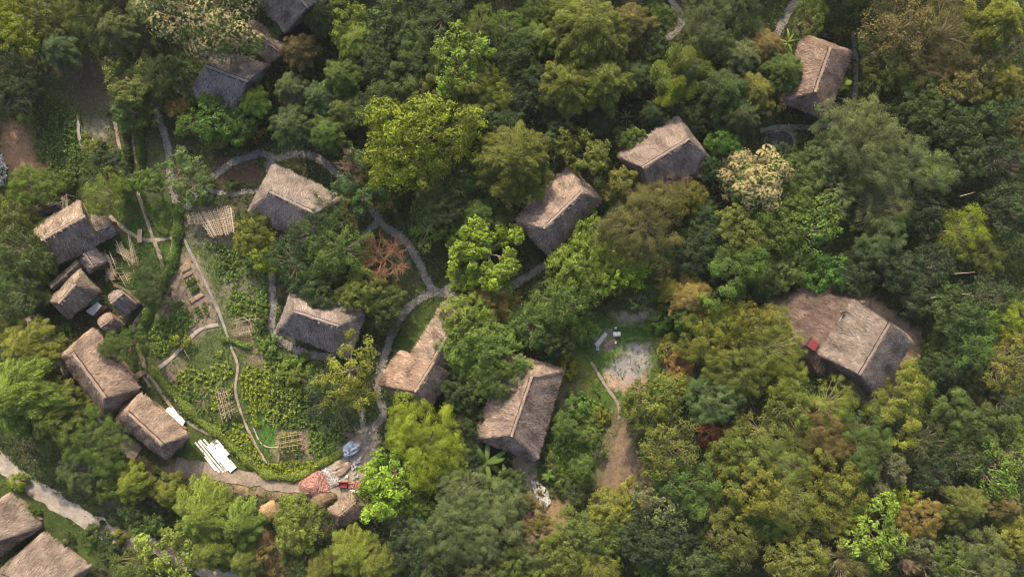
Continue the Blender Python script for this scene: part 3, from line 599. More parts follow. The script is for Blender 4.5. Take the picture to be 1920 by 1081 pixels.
TREES = """25,50,52,broadM,yellow;85,35,50,broadM,olive;105,85,50,featherM,blue;165,15,50,fineM,olive;215,60,48,featherM,grey;262,20,40,featherM,grey;235,150,55,sparseD,olive;288,140,48,fineM,dark;335,150,36,broadM,dark
15,170,48,broadM,deep;15,110,45,broadM,deep;330,198,26,fineM,ochre;398,226,46,bigleafM,vivid;438,236,38,broadM,mid;358,228,28,bigleafM,green;57,350,44,fineM,light;197,362,45,fineM,light;274,338,30,broadS,green;345,318,52,sparseM,grey
240,205,42,sparseD,mid;175,275,24,broadS,yolive;205,300,30,broadS,dark;560,95,44,featherM,brown;600,32,42,featherM,dark;650,30,45,bigleafM,light;665,78,46,featherM,light;715,40,42,bigleafM,blue;765,70,40,clumpyM,blue
825,25,48,clumpyM,blue;790,125,38,broadM,dark;896,42,38,fineM,light;955,50,34,broadM,green;860,108,58,bigleafM,light;885,165,46,broadM,olive;928,182,36,clumpyM,light;640,145,44,featherM,mid;705,105,46,broadM,dark
745,155,46,clumpyM,mid;805,175,42,clumpyM,olive;598,180,44,featherM,blue;545,165,38,featherM,grey;478,190,36,featherM,light;545,240,46,featherM,blue;642,205,44,featherM,mid;612,250,46,featherM,mid;700,205,44,broadM,dark
780,262,92,broadL,yellow;865,235,40,broadM,dark;680,335,58,sparseM,blue;815,360,40,fineM,grey;522,58,20,broadS,blue;965,300,76,featherL,olive;940,240,40,broadM,dark;975,105,42,broadM,dark;1012,75,40,featherM,green
1105,60,82,featherL,olive;1180,45,58,featherM,brown;1060,165,60,featherM,olive;1130,150,62,featherM,olive;1005,165,46,broadM,deep;1190,140,44,featherM,dark
1330,40,52,fineM,grey;1385,18,48,fineM,dark;1352,48,26,fineM,grey;1395,100,46,featherM,grey;1442,85,42,featherM,brown;1360,175,56,featherM,dark;1420,172,46,featherM,olive;1312,128,26,broadS,olive;1358,265,33,broadS,vivid;1100,285,54,sparseD,olive
1180,258,24,broadS,green;1385,318,38,flowerM,mid;1430,338,52,flowerM,mid;1385,222,46,featherM,dark;1205,312,26,sparseM,lime;1520,28,36,broadM,olive;1560,18,32,broadM,dark;1470,135,46,featherM,mid;1700,45,80,broadL,brown;1790,55,66,fineL,brown
1870,40,62,featherM,yolive;1680,118,58,broadL,olive;1636,90,26,broadS,light;1755,115,58,fineL,brown;1832,115,50,broadM,brown;1805,165,38,broadS,brown;1885,150,46,featherM,yolive;1738,190,50,broadM,dark;1625,262,80,fineL,grey;1700,305,76,fineL,grey
1785,225,50,broadM,dark;1862,212,52,broadM,dark;1560,292,46,broadM,grey;1812,290,52,broadM,dark;1885,300,48,broadM,deep;1755,325,30,broadS,light;1622,215,28,shrub,yellow;1905,240,28,broadS,brown;22,400,42,broadM,olive;42,470,52,broadM,mid
84,440,28,broadS,green;30,550,50,broadM,dark;72,492,36,broadM,mid;12,605,36,broadM,yolive;45,655,62,featherL,yolive;25,745,84,featherL,light;105,755,52,featherM,olive;280,525,46,fineM,dark;235,648,42,fineM,mid;208,640,15,shrub,yellow
335,640,20,shrub,yellow;109,622,16,shrub,green;470,440,40,broadM,yolive;492,478,36,broadM,yellow;482,420,32,broadM,dark;590,430,60,broadL,dark;545,490,50,broadM,dark;632,468,62,broadL,mid;590,540,42,broadM,dark;572,398,36,broadM,mid
680,545,42,broadM,olive;716,566,40,broadM,mid;714,603,28,broadM,dark;648,698,62,clumpyM,yolive;686,362,38,limeM,yolive;830,388,44,fineM,grey;800,425,38,bigleafM,mid;912,472,66,limeM,lime;868,462,30,limeM,lime;872,520,30,bigleafM,lime
878,596,50,broadM,light;905,650,72,broadL,green;930,705,58,broadL,mid;888,684,42,broadM,green;930,572,40,fineM,ochre;968,600,38,fineM,olive;615,762,52,broadM,deep;560,715,30,sparseD,olive;1092,425,42,bigleafM,lime;1115,470,40,bigleafM,lime;1172,500,50,bigleafM,lime
1205,420,78,fineL,brown;1180,350,50,sparseD,olive;1085,500,54,broadM,light;1060,565,62,broadL,green;1010,605,50,broadM,mid;1290,370,36,broadM,yolive;1368,515,56,clumpyM,green;1395,435,50,broadM,olive;1300,555,48,featherM,ochre;1255,545,30,featherM,yolive
1452,425,60,clumpyM,green;1522,432,58,bigleafM,green;1550,512,40,bigleafM,vivid;1490,388,44,broadM,mid;1362,605,42,broadM,yolive;1328,650,54,fineM,yolive;1405,605,48,broadM,yolive;1448,650,58,fineL,yolive;1385,695,58,fineM,olive;1225,760,58,broadM,olive
1655,385,62,fineL,grey;1660,445,50,fineM,blue;1602,515,42,broadM,deep;1755,500,50,broadM,deep;1812,430,54,fineM,yellow;1850,475,44,fineM,olive;1900,395,52,broadM,deep;1740,400,46,broadM,deep;1795,590,52,broadM,dark;1852,555,46,broadM,dark;1892,600,40,broadM,yellow
1830,645,64,broadL,mid;1895,680,52,broadM,yolive;1792,682,46,broadM,dark;1728,550,40,broadM,deep;1478,705,48,fineM,yolive;1455,600,34,fineM,yolive;1690,505,44,broadM,deep;1700,395,40,broadM,dark;165,830,64,fineL,green;150,885,46,fineM,grey;92,790,56,featherM,olive;250,905,42,featherM,yolive
380,965,70,featherL,light;318,925,42,featherM,yolive;450,978,52,featherM,light;315,1040,54,bigleafM,light;400,1030,50,featherM,olive;205,905,36,broadM,mid;792,832,76,fineL,yellow;752,815,38,fineM,light;838,870,50,fineM,light;728,905,60,bigleafM,lime;735,945,36,bigleafM,lime
658,1042,58,featherL,yolive;560,985,54,broadM,olive;880,940,66,fineL,grey;855,1005,60,fineL,grey;930,985,56,fineM,grey;765,1015,46,broadM,deep;700,1065,52,featherM,olive;862,735,40,broadM,dark;500,1050,42,sparseD,brown;1255,830,62,broadM,olive;1345,745,56,fineM,grey
1345,820,32,shrub,red;1395,855,54,clumpyM,olive;1440,815,50,broadM,olive;1305,925,62,clumpyM,mid;1245,945,46,bigleafM,grey;1420,920,58,clumpyM,yolive;1385,1000,56,broadM,olive;1150,965,46,broadM,yolive;1110,1005,52,broadM,mid;1215,1015,50,broadM,deep;1222,1050,38,bigleafM,vivid
1058,1040,52,broadM,olive;1000,970,40,sparseD,brown;1010,1040,46,fineM,grey;1115,1070,46,fineM,yolive;1300,1055,52,broadM,dark;1175,1000,40,bigleafM,green;1485,770,50,broadM,olive;1562,765,52,fineM,yolive;1545,815,54,fineM,brown;1625,830,60,fineM,mid;1690,765,56,clumpyM,yolive
1790,765,50,clumpyM,mid;1850,800,52,clumpyM,mid;1902,755,44,clumpyM,dark;1665,885,50,sparseD,grey;1562,900,62,broadL,yolive;1475,870,58,fineM,olive;1482,940,58,fineM,olive;1690,930,30,clumpyM,yellow;1722,970,44,fineM,ochre;1645,1000,56,bigleafM,light;1575,965,46,fineM,yolive
1730,1035,46,sparseD,grey;1590,1062,52,fineM,brown;1500,1055,52,broadM,olive;1812,950,52,featherM,olive;1860,885,48,bigleafM,green;1810,860,46,broadM,dark;1880,945,42,featherM,brown;1850,1040,58,fineM,grey;1790,1055,46,broadM,mid;1912,860,42,bigleafM,light;1490,1012,16,shrub,red
1760,880,44,broadM,deep;1905,1010,44,broadM,yolive;1745,835,44,broadM,dark;1530,985,40,broadM,dark;1340,970,44,broadM,dark;1270,1000,46,broadM,deep;1180,930,28,broadS,yolive;1440,975,44,broadM,mid;1620,940,40,broadM,olive;1725,700,28,shrub,dark
1610,35,30,broadM,deep;1475,290,24,broadS,dark;1500,330,40,broadM,mid;1460,370,40,clumpyM,green;1330,310,26,broadS,dark;1340,440,44,broadM,dark;1320,400,30,featherM,deep;1560,370,42,broadM,grey;1300,470,46,broadM,deep;1430,520,40,broadM,deep;1480,500,42,broadM,mid;1400,370,30,broadS,mid
1050,270,34,broadS,dark;1125,225,34,featherM,deep;1225,215,30,featherM,deep;1040,210,34,featherM,dark;1220,90,30,broadS,mid;1060,20,44,featherM,olive;1005,25,36,broadM,mid;905,95,26,broadS,deep;1240,30,26,broadS,mid;1300,220,34,broadM,dark;1320,170,34,featherM,dark
450,20,1,shrub,dark;745,330,34,broadM,deep;870,340,44,broadM,dark;900,400,40,featherM,mid;850,430,30,bigleafM,mid;940,420,34,featherM,dark;530,340,1,shrub,dark;430,345,14,shrub,mid
505,560,1,shrub,mid;490,600,18,shrub,mid;500,650,20,shrub,green;545,690,28,shrub,green;1040,640,30,broadS,dark;1090,620,26,broadS,green;1065,690,24,shrub,yellow;1200,560,30,broadS,dark
1240,600,28,shrub,green;1290,600,30,broadS,mid;1255,650,26,shrub,yolive;1275,690,34,sparseD,rust;1080,760,24,shrub,green;1060,800,26,broadS,mid;1100,820,24,shrub,green;1030,860,22,shrub,mid;1090,880,24,broadS,mid;1050,900,20,shrub,mid;1120,850,20,shrub,dark;1075,930,22,broadS,dark
1130,780,18,shrub,yolive;960,900,26,broadS,dark;870,860,34,broadM,deep;880,800,34,broadM,deep;840,800,30,broadM,mid;820,900,30,broadM,dark;785,960,34,broadM,green;810,1050,44,broadM,dark;900,1060,46,fineM,grey;960,1060,40,broadM,mid;1010,1080,40,broadM,olive;600,1070,44,featherM,olive
560,1060,36,broadM,dark;455,1050,44,featherM,olive;250,1060,40,broadM,olive;205,1030,28,shrub,dark;170,1000,20,shrub,mid;230,1000,22,shrub,yolive;48,962,18,shrub,mid;30,905,22,shrub,yellow;118,1014,18,shrub,mid;250,960,30,broadS,dark;280,985,26,broadS,mid;150,760,30,featherM,yolive
60,300,1,shrub,dark;120,340,20,shrub,green;30,350,22,broadS,dark;12,460,30,broadM,dark;20,510,34,broadM,mid;70,590,20,shrub,dark;60,560,28,broadS,dark;95,700,22,shrub,brown;140,790,26,shrub,olive;230,350,24,broadS,green;380,340,20,shrub,mid;410,272,18,shrub,dark;475,245,24,sparseM,brown"""
LM = [(540,20,'the hut cut by the top edge'),(430,165,'the hut below the cream-flowering tree'),(390,45,'the cream-flowering tree'),(130,430,'the gold-sloped hut'),(140,550,'the short shaggy hut'),(185,700,'the long bright-ended hut'),(285,800,'the hut beside the white boards'),
 (60,1030,'the corner roofs by the road'),(400,415,'the bamboo lattice'),(550,380,'the hut where stone paths meet'),(600,600,'the hut ringed by a path'),(715,480,'the leafless red-brown tree'),(780,262,'the biggest yellow-green crown'),(912,470,'the half-bare lime tree'),
 (775,700,'the L-shaped hut'),(975,760,'the hut with banana plants'),(1045,395,'the hut under the lime tree'),(1245,285,'the hut with the dark seam'),(1535,140,'the brown seamed hut'),(1620,650,'the largest grey hut'),(1430,335,'the cream-topped tree'),(1185,690,'the grey ash patch'),
 (590,905,'the red brick heap'),(655,955,'the small brick-side shelter'),(170,985,'the pale road'),(390,700,'the vegetable garden'),(1345,745,'the round grey-green tree'),(1270,140,'the bamboo plumes'),(1170,900,'the bare brown slope'),(1645,1000,'the brightest lower-forest tree'),
 (1812,430,'the yellow crown in the dark wood'),(1722,970,'the round ochre tree'),(1660,300,'the large grey-green double crown'),(45,270,'the brown bare ground'),(815,547,'the path junction'),(1015,930,'the rubble spill')]
LM += [(x, 0, 'the top edge') for x in range(100, 1900, 60)] + [(x, 1081, 'the bottom edge') for x in range(100, 1900, 60)] + [(0, y, 'the left edge') for y in range(60, 1081, 60)] + [(1920, y, 'the right edge') for y in range(60, 1081, 60)]
pairs_used = set()
def where(px, py, head):
    cand = []
    near = sorted(((math.hypot(px - a, py - b), a, b, t_) for a, b, t_ in LM), key=lambda q: q[0])
    seen = set(); uniq = []
    for q in near:
        if q[3] not in seen and q[0] > 4: seen.add(q[3]); uniq.append(q)
    uniq = uniq[:22]
    for i in range(len(uniq)):
        for j in range(i + 1, len(uniq)):
            A, B = uniq[i], uniq[j]; dd = math.hypot(A[1] - B[1], A[2] - B[2])
            if dd < 60: continue
            cand.append(((A[0] + B[0] - dd) * 2.2 + .6 * (A[0] + B[0]), 'between ' + A[3] + ' and ' + B[3]))
    if uniq[0][0] < 75: cand.append((uniq[0][0] * 1.2, 'close beside ' + uniq[0][3]))
    cand.sort()
    for _, t_ in cand:
        lab = head + ' ' + t_
        if len(lab.split()) <= 16 and lab not in pairs_used: pairs_used.add(lab); return lab
    return head + ' ' + cand[0][1]
SIZEW = lambda rp: 'very wide' if rp > 74 else 'wide' if rp > 56 else 'middling' if rp > 38 else 'small' if rp > 22 else 'tiny'
ALLT = []
def place_tree(px, py, rp, kind, colr, label=None, cat='tree', name=None):
    R0, variants = PROTO[kind]; r = np.random.default_rng(int(px * 7 + py * 13 + rp)); var = variants[r.integers(len(variants))]
    H0 = var[2]; sc = rp * .06 / R0 * .94
    zc = H0 * sc * .8; p = at(px, py, zc); z = float(terr(p[0], p[1])); col, cn = GREEN[colr]
    small = kind == 'shrub'
    name = name or ('shrub' if small else 'bamboo_clump' if kind == 'bamboo' else 'tree'); cat = 'shrub' if small else 'bamboo' if kind == 'bamboo' else cat
    if label is None: label = where(px, py, f"{SIZEW(rp)} {cn} {FORM.get(kind, 'flowering').replace('small ', '').replace('wide ', '').replace('broad ', '')} {cat}")
    zs = r.uniform(.88, 1.12) * (1 if sc < 1.1 else .95)
    o = thing(name, label, cat, (p[0], p[1], z), 'trees and shrubs of the wooded village', rotz=r.uniform(0, 6.28))
    o.scale = (sc, sc * r.uniform(.9, 1.1), sc * zs)
    cj = np.array(col) * (1 + r.normal(0, .07)) * (1 + r.normal(0, .05, 3)); 
    if var[0] is not None: obj('crown', var[0], o, color=cj)
    obj('trunk', var[1], o, color=(1, 1, 1))
    if len(var) > 3: obj('blossom', var[3], o)
    ALLT.append((p[0], p[1], rp * .06)); return o
for line in TREES.split('\n'):
    for e in line.strip().split(';'):
        a, b, rp, kind, colr = e.split(',')
        if float(rp) < 5: continue
        lab = {'flowerM1430': 'round tree topped with dense cream flower clusters, near the small grey pond', 'flowerM1385': 'smaller green tree with few pale flowers, touching the dense cream-topped one'}.get(kind + a)
        place_tree(float(a), float(b), float(rp), kind, colr, lab)
place_tree(386, 26, 86, 'flowerL', 'mid', 'very wide tree covered in cream-coloured flower clusters by the topmost hut')
for k, (x, y, rp, az_, cc) in enumerate([(1262,85,46,-1.2,'light'),(1285,95,46,-1.75,'light'),(1228,118,46,-1.0,'light'),(1297,118,44,-2.0,'grey'),(1235,150,44,-.7,'light'),(1275,150,46,-2.2,'yellow'),(1268,175,40,-2.5,'yellow'),(1300,150,40,-1.9,'light')]):
    o = place_tree(x, y, rp, 'frond', cc, ['topmost', 'steepest', 'outermost', 'grey-tinged', 'lower', 'yellowish', 'yellowest drooping', 'shaded'][k] + ' bamboo plume of the pale clump above the dark-seamed hut', 'bamboo', 'bamboo_plume'); o.rotation_euler.z = az_; o['category'] = 'bamboo'
o = place_tree(716, 482, 52, 'bare', 'mid', 'leafless tree of red-brown branches beside the curving stone path', name='dead_tree')
for ch in o.children: ch.color = (.85, .60, .50, 1)

for k, (x, y, rp) in enumerate([(1690,1040,26),(1722,1020,24),(1860,140,24),(1310,990,22),(1050,200,24),(1600,905,20),(1235,335,26),(1265,350,24),(870,905,26),(1000,1005,26),(255,165,26),(1590,800,20),(1780,800,20),(1490,870,18),(680,320,34),(1540,560,18)]):
    o = place_tree(x, y, rp, 'bare', 'grey', where(x, y, ['small', 'slight', 'spindly', 'low'][k % 4] + ' leafless grey-branched tree'), name='dead_tree')
    for ch in o.children: ch.color = (1.0, .95, .85, 1)
    o.scale.z *= 2.1
# ------------------------------------------------------------------ low growth (nobody could count it)
def scatter(poly, dens):
    pl = np.array(zpoly(poly)); lo, hi = pl.min(0), pl.max(0); n = int((hi - lo).prod() * dens); q = rng.uniform(lo, hi, (n, 2)); return q[inpoly(q[:, 0], q[:, 1], pl)]
PP = np.vstack(PATH_PTS)
cell = {}
for a, b, w_ in PP: cell.setdefault((int(a // 2), int(b // 2)), []).append((a, b, w_))
occ = np.zeros((700, 420), bool)           # 0.2 m cells kept clear of plants: paths, floors
for a, b, w_ in PP:
    rr = w_ * .95; i0, i1 = int((a - rr + 70) / .2), int((a + rr + 70) / .2) + 1; j0, j1 = int((b - rr + 42) / .2), int((b + rr + 42) / .2) + 1
    if 0 <= i0 < i1 < 700 and 0 <= j0 < j1 < 420:
        ii, jj = np.mgrid[i0:i1, j0:j1]; occ[i0:i1, j0:j1] |= np.hypot(ii * .2 - 70 + .1 - a, jj * .2 - 42 + .1 - b) < rr
ii, jj = np.mgrid[0:700, 0:420]; gxx, gyy = ii * .2 - 70 + .1, jj * .2 - 42 + .1
for f in FOOT:
    c = f.mean(0); occ |= inpoly(gxx, gyy, c + (f[::4] - c) * .9)
def free(q):
    i = ((q[:, 0] + 70) / .2).astype(int); j = ((q[:, 1] + 42) / .2).astype(int); ok = (i >= 0) & (i < 700) & (j >= 0) & (j < 420)
    o_ = np.zeros(len(q), bool); o_[ok] = ~occ[i[ok], j[ok]]; return o_
def zonemask(q, idxs):
    r_ = np.zeros(len(q), bool)
    for k in idxs: r_ |= inpoly(q[:, 0] + .3 * wob(q[:, 0], q[:, 1], 1.3, 50), q[:, 1] + .3 * wob(q[:, 0], q[:, 1], 1.4, 51), zpoly(ZONES[k][0]))
    return r_
def growth(name, q, hgt, size, asp, colr, label, hue=.2, up=.9, val=.22, clump=1.0, dead=.03):
    n = len(q); h = np.clip((.5 + .5 * wob(q[:, 0], q[:, 1], clump, 61) + .25 * wob(q[:, 0], q[:, 1], clump * .4, 62)), .05, 1.2) * hgt
    z = terr(q[:, 0], q[:, 1]) + .05 + h * rng.random(n) ** .5
    nr = np.column_stack([rng.normal(0, .5, (n, 2)), np.full(n, up)])
    v = np.clip(1 + .25 * wob(q[:, 0], q[:, 1], clump * .7, 63) + rng.normal(0, val, n), .3, 2); y = np.clip(hue + .3 * wob(q[:, 0], q[:, 1], clump * 2, 64) + rng.normal(0, .2, n), 0, 1)
    V, F, T = leaves(np.column_stack([q, z]), nr, size * rng.uniform(.6, 1.4, n), size * asp * rng.uniform(.7, 1.3, n), np.column_stack([v, y, (rng.random(n) < dead) * .8]))
    o = obj(name, mesh(name, V, F, 'leaf', T), kind='stuff', color=GREEN[colr][0] if isinstance(colr, str) else colr); o['label'] = label; return o
# understorey between the trees
q = rng.uniform((-63, -36), (63, 36), (300000, 2)); q = q[free(q)]
open_z = [i for i, z in enumerate(ZONES) if i not in (0,)]
bare = zonemask(q, range(len(ZONES))); patch = wob(q[:, 0], q[:, 1], 3.1, 71)
u = q[~bare & (patch > -.75)]
growth('undergrowth', u, .8, .30, .5, 'dark', 'dark leafy undergrowth covering the forest floor between the trees', hue=.15, clump=1.7)
# sparse weeds over the bare and grassy zones
wz = q[bare & (wob(q[:, 0], q[:, 1], 1.1, 72) + rng.normal(0, .35, len(q)) > .3)]
yard = zonemask(wz, [24, 25, 26, 31, 32, 33, 18, 3, 34, 36, 38]); wz = wz[~yard | (rng.random(len(wz)) < .12)]
growth('weeds', wz, .35, .22, .45, 'green', 'patchy low weeds on lawns, dirt and garden edges', hue=.3, clump=1.1)
GR = [0, 5, 15, 16, 17, 20, 22, 23, 31]
g_ = rng.uniform((-60, -34), (60, 34), (420000, 2)); g_ = g_[free(g_)]; g_ = g_[zonemask(g_, [0, 5, 6, 15, 16, 17, 20, 22, 23, 27, 28, 45]) & ~zonemask(g_, [30, 31, 32, 7, 12, 13])]
n = len(g_); zz = terr(g_[:, 0], g_[:, 1]) + .06
V, F, T = leaves(np.column_stack([g_, zz]), np.column_stack([rng.normal(0, 1, (n, 2)), np.full(n, .8)]), rng.uniform(.1, .22, n), .05, np.column_stack([np.clip(1 + .3 * wob(g_[:, 0], g_[:, 1], 1.6, 81) + rng.normal(0, .2, n), .3, 2), np.clip(.2 + .4 * wob(g_[:, 0], g_[:, 1], 3, 82) + rng.normal(0, .2, n), 0, 1), rng.random(n) < .05]), along=np.column_stack([rng.normal(0, .6, (n, 2)), np.ones(n)]))
o = obj('grass', mesh('grass', V, F, 'leaf', T), kind='stuff', color=(.062, .105, .024)); o['label'] = 'short green grass of the lawns and clearings'
# crop patches of the vegetable garden
CROPS = [([(455,690),(510,670),(560,700),(575,760),(520,800),(500,790),(470,760)], 'light', .7, .5), ([(575,700),(600,720),(590,800),(560,800)], 'mid', .7, .3), ([(290,600),(350,570),(355,600),(300,640)], 'green', .5, .3), ([(500,520),(512,560),(505,640),(525,665),(480,660),(470,620)], 'green', .8, .3), ([(530,680),(600,690),(590,720),(540,710)], 'green', .7, .3),
 ([(480,870),(540,862),(590,862),(600,872),(560,888),(505,886)], 'yellow', .6, .5), ([(455,785),(480,830),(500,868),(475,862),(440,815)], 'yellow', .6, .5),
 ([(355,618),(385,590),(400,590),(345,580),(300,600),(280,625),(283,655),(300,670),(330,655)], 'green', .5, .3), ([(425,655),(438,700),(436,760),(400,770),(395,725),(330,745),(330,700),(360,680),(380,700),(400,660)], 'light', .5, .45),
 ([(310,700),(330,745),(345,790),(420,810),(440,770),(400,775),(390,735),(350,730)], 'mid', .5, .2), ([(450,700),(470,680),(510,700),(520,760),(470,765),(455,740)], 'yellow', .6, .6), ([(385,455),(440,460),(500,470),(508,540),(480,520),(415,530),(400,500)], 'mid', .6, .3),
 ([(440,530),(500,540),(505,600),(440,600),(425,575)], 'green', .6, .35), ([(520,690),(560,700),(590,740),(580,800),(520,800),(515,740)], 'mid', .6, .25), ([(580,770),(640,790),(650,830),(610,865),(580,850)], 'green', .55, .3),
 ([(400,790),(450,790),(480,850),(495,880),(460,870),(420,830)], 'light', .5, .45), ([(495,650),(540,665),(560,700),(520,700)], 'green', .6, .3), ([(460,765),(480,765),(490,800),(475,800)], 'yellow', .4, .5), ([(530,840),(560,835),(570,860),(535,865)], 'mid', .4, .1),
 ([(300,745),(320,745),(340,790),(330,790)], 'dark', .5, .1), ([(60,200),(150,200),(165,325),(95,330),(70,290)], 'mid', .5, .2), ([(1050,760),(1120,720),(1135,800),(1100,900),(1020,890)], 'green', .8, .25), ([(1075,600),(1110,620),(1110,660),(1080,660)], 'mid', .4, .3)]
for k, (pl, cname, hg, hue) in enumerate(CROPS):
    cq = scatter(pl, 60); cq = cq[free(cq)]; cq = cq[wob(cq[:, 0], cq[:, 1], 2.2, 90 + k) > -.45]
    if len(cq): growth('vegetable_plants', cq, hg, .27, .8, cname, 'broad-leaved vegetable plants in a thick patch of the garden', hue=hue, up=1.4, clump=.9, val=.25)
# outer woods beyond the picture's edge, read as one mass
def outer():
    Vs, Fs, Ts, k = [], [], [], 0; ring = []
    for x in np.arange(-76, 77, 7.5):
        for y in np.arange(-54, 55, 7.5):
            X_, Y_ = x + rng.uniform(-2, 2), y + rng.uniform(-2, 2)
            if abs(X_) > 62 or abs(Y_) > 37: ring.append((X_, Y_))
    for X_, Y_ in ring:
        R = rng.uniform(3.2, 5.5); H = 3 + R * 1.2; cl = crown_clumps(R, H, rng, 14, .8, .25); n = 1500; C, nr, T = foliage(cl, R * .4, n, .5, rng)
        C = C + (X_, Y_, terr(X_, Y_)); V, F, T = leaves(C, nr, .8, .42, T * (rng.uniform(.7, 1.5), 1, 1)); Vs.append(V); Fs.append(F + k); Ts.append(T); k += len(V)
    o = obj('outer_woods', mesh('outer_woods', np.vstack(Vs), np.vstack(Fs), 'leaf', np.vstack(Ts)), kind='stuff', color=GREEN['mid'][0]); o['label'] = 'unbroken green woods carrying on past the village'
outer()
# hedges
def hedge(pts, w_, h_, colr, label, hue=.35):
    c = spline(atlist(pts), .2); n = int(len(c) * .2 * w_ * 520); org = c[len(c) // 2]; i = rng.integers(0, len(c), n); a = rng.uniform(0, math.pi, n)
    d = unit(np.gradient(c[:, :2], axis=0)); nn = np.stack([-d[:, 1], d[:, 0]], 1); lump = 1 + .28 * np.sin(i * .2 / .45 + 1.3 * np.sin(i * .09))
    off = np.cos(a) * w_ * .5 * lump * rng.uniform(.6, 1.1, n); p = c[i, :2] + nn[i] * off[:, None] + rng.normal(0, .06, (n, 2)); z = terr(p[:, 0], p[:, 1]) + .1 + np.sin(a) * h_ * lump * rng.uniform(.55, 1.05, n)
    nr = np.column_stack([nn[i] * np.cos(a)[:, None], np.sin(a) + .4]) + rng.normal(0, .4, (n, 3)); v = np.clip(1 + rng.normal(0, .2, n) + .15 * np.sin(i * .31), .4, 1.8)
    V, F, T = leaves(np.column_stack([p, z]), nr, .2 * rng.uniform(.7, 1.3, n), .12, np.column_stack([v, np.clip(hue + rng.normal(0, .25, n), 0, 1), np.zeros(n)]))
    root = thing('hedge', label, 'hedge', org); obj('foliage', mesh('foliage', V - org, F, 'leaf', T), root, color=GREEN[colr][0])
    g = Geo()
    for k in range(0, len(c), 3): g.tube([c[k] - org - (0, 0, .1), c[k] - org + (rng.normal(0, .05), rng.normal(0, .05), h_ * .8)], .025, 4)
    obj('stem', g.build('stem', 'bark'), root)
hedge([(284,688),(314,722),(347,757),(375,788),(402,806),(434,832),(468,866),(508,890),(560,892),(600,870),(640,850)], .85, .5, 'light', 'long curving clipped yellow-green hedge along the lower garden path')
hedge([(334,385),(336,420),(333,455),(322,500),(300,545),(282,580),(268,620),(272,650)], 1.0, .9, 'green', 'tall green hedge running beside the upper garden path to the stone bend')
hedge([(238,240),(242,275),(244,318)], .8, 1.0, 'dark', 'dark straight hedge nearer the weedy terrace, one of a pair')
hedge([(262,240),(266,275),(268,315)], .8, 1.0, 'mid', 'dark straight hedge nearer the stone path, one of a pair')
hedge([(278,385),(290,410),(305,430),(315,440)], .6, .6, 'green', 'short low hedge in the fork of two footpaths')
hedge([(470,650),(440,640),(418,635)], .5, .4, 'green', 'small low hedge at the garden bend')

# ------------------------------------------------------------------ banana plants and rosettes
def big_leaf(az, ln, wd, rise, droop, r, pale=1.0):
    k = 9; t = np.linspace(0, 1, k); d = np.array([math.cos(az), math.sin(az)]); nv = np.array([-d[1], d[0]])
    mid = np.column_stack([np.outer(t * ln, d), rise * np.sin(t * 1.5) * ln - droop * ln * t * t]); w_ = wd * np.sin(np.clip(t * .93 + .07, 0, 1) * math.pi) ** .55; w_[-1] = .01
    Lf = mid + np.column_stack([np.outer(w_, nv), -w_ * .3 + .12 * w_]); Rt = mid - np.column_stack([np.outer(w_, nv), w_ * .3])
    V = np.vstack([Lf, mid, Rt]); F = [(i, i + 1, k + i + 1, k + i) for i in range(k - 1)] + [(k + i, k + i + 1, 2 * k + i + 1, 2 * k + i) for i in range(k - 1)]
    T = np.tile((pale * r.uniform(.8, 1.2), .25, 0), (3 * k, 1)); T[k:2 * k, 0] *= 1.3; return V, np.array(F), T
def banana(px, py, ln, colr, label, n=8, wd=.28, H=2.2, cat='banana plant', name='banana_plant', seed=0):
    r = np.random.default_rng(seed + int(px)); p = at(px, py, H); p[2] = terr(p[0], p[1]); root = thing(name, label, cat, p, 'large-leaved plants')
    g = Geo(); g.tube([(0, 0, -.1), (0, 0, H * .5), (0, 0, H)], [.13, .11, .07], 7, (1.3, 1.5, .9)); obj('stem', g.build('stem', 'bark'), root)
    for k in range(n):
        V, F, T = big_leaf(k * 6.283 / n + r.normal(0, .2), ln * r.uniform(.75, 1.1), wd * r.uniform(.85, 1.15), r.uniform(.15, .5), r.uniform(.25, .6), r)
        obj('leaf', mesh('leaf', V + (0, 0, H - .05 * k), F, 'leaf', T, True), root, color=GREEN[colr][0])
banana(912, 868, 2.6, 'mid', 'banana plant with widest dark fronds just under the long hut eave', 9, .30, 2.4)
banana(948, 898, 1.9, 'mid', 'middle banana plant below the long hut, smaller than its neighbour above', 8, .24, 2.0)
banana(893, 880, 1.6, 'dark', 'small dark banana plant furthest from the rubble spill', 7, .22, 1.8)
banana(1030, 890, 1.2, 'green', 'young bright banana plant beside the grey rubble spill', 7, .17, 1.0)
banana(1583, 157, .95, 'light', 'yellow-green broad-leaved plant at the side of the brown seamed hut', 6, .26, 1.6, 'leafy plant', 'taro_plant')
banana(1590, 50, .9, 'yellow', 'yellow-green leafy plant above the brown seamed hut', 8, .14, 1.5, 'leafy plant', 'taro_plant')
banana(1478, 78, 1.5, 'light', 'pale long-leaved plant at the upper corner of the brown seamed hut', 6, .12, 1.6)
banana(1175, 220, 1.1, 'grey', 'spiky pale rosette in the dark undergrowth above the dark-seamed hut', 12, .07, .6, 'rosette plant', 'rosette_plant')
banana(1322, 372, 1.5, 'dark', 'dark spiky rosette among trees below the dark-seamed hut', 14, .09, 1.0, 'rosette plant', 'rosette_plant')
banana(1338, 385, 1.3, 'dark', 'second dark spiky rosette, nearer the cream-topped tree', 12, .09, .9, 'rosette plant', 'rosette_plant')
banana(519, 585, .75, 'grey', 'small pale rosette between the stone path and the ringed hut', 12, .06, .4, 'rosette plant', 'rosette_plant')
banana(1488, 218, .8, 'grey', 'pale rosette under the shaded end of the brown seamed hut', 11, .06, .4, 'rosette plant', 'rosette_plant')
banana(997, 884, .6, 'grey', 'tiny rosette where the hut end meets the rubble spill', 10, .06, .3, 'rosette plant', 'rosette_plant')

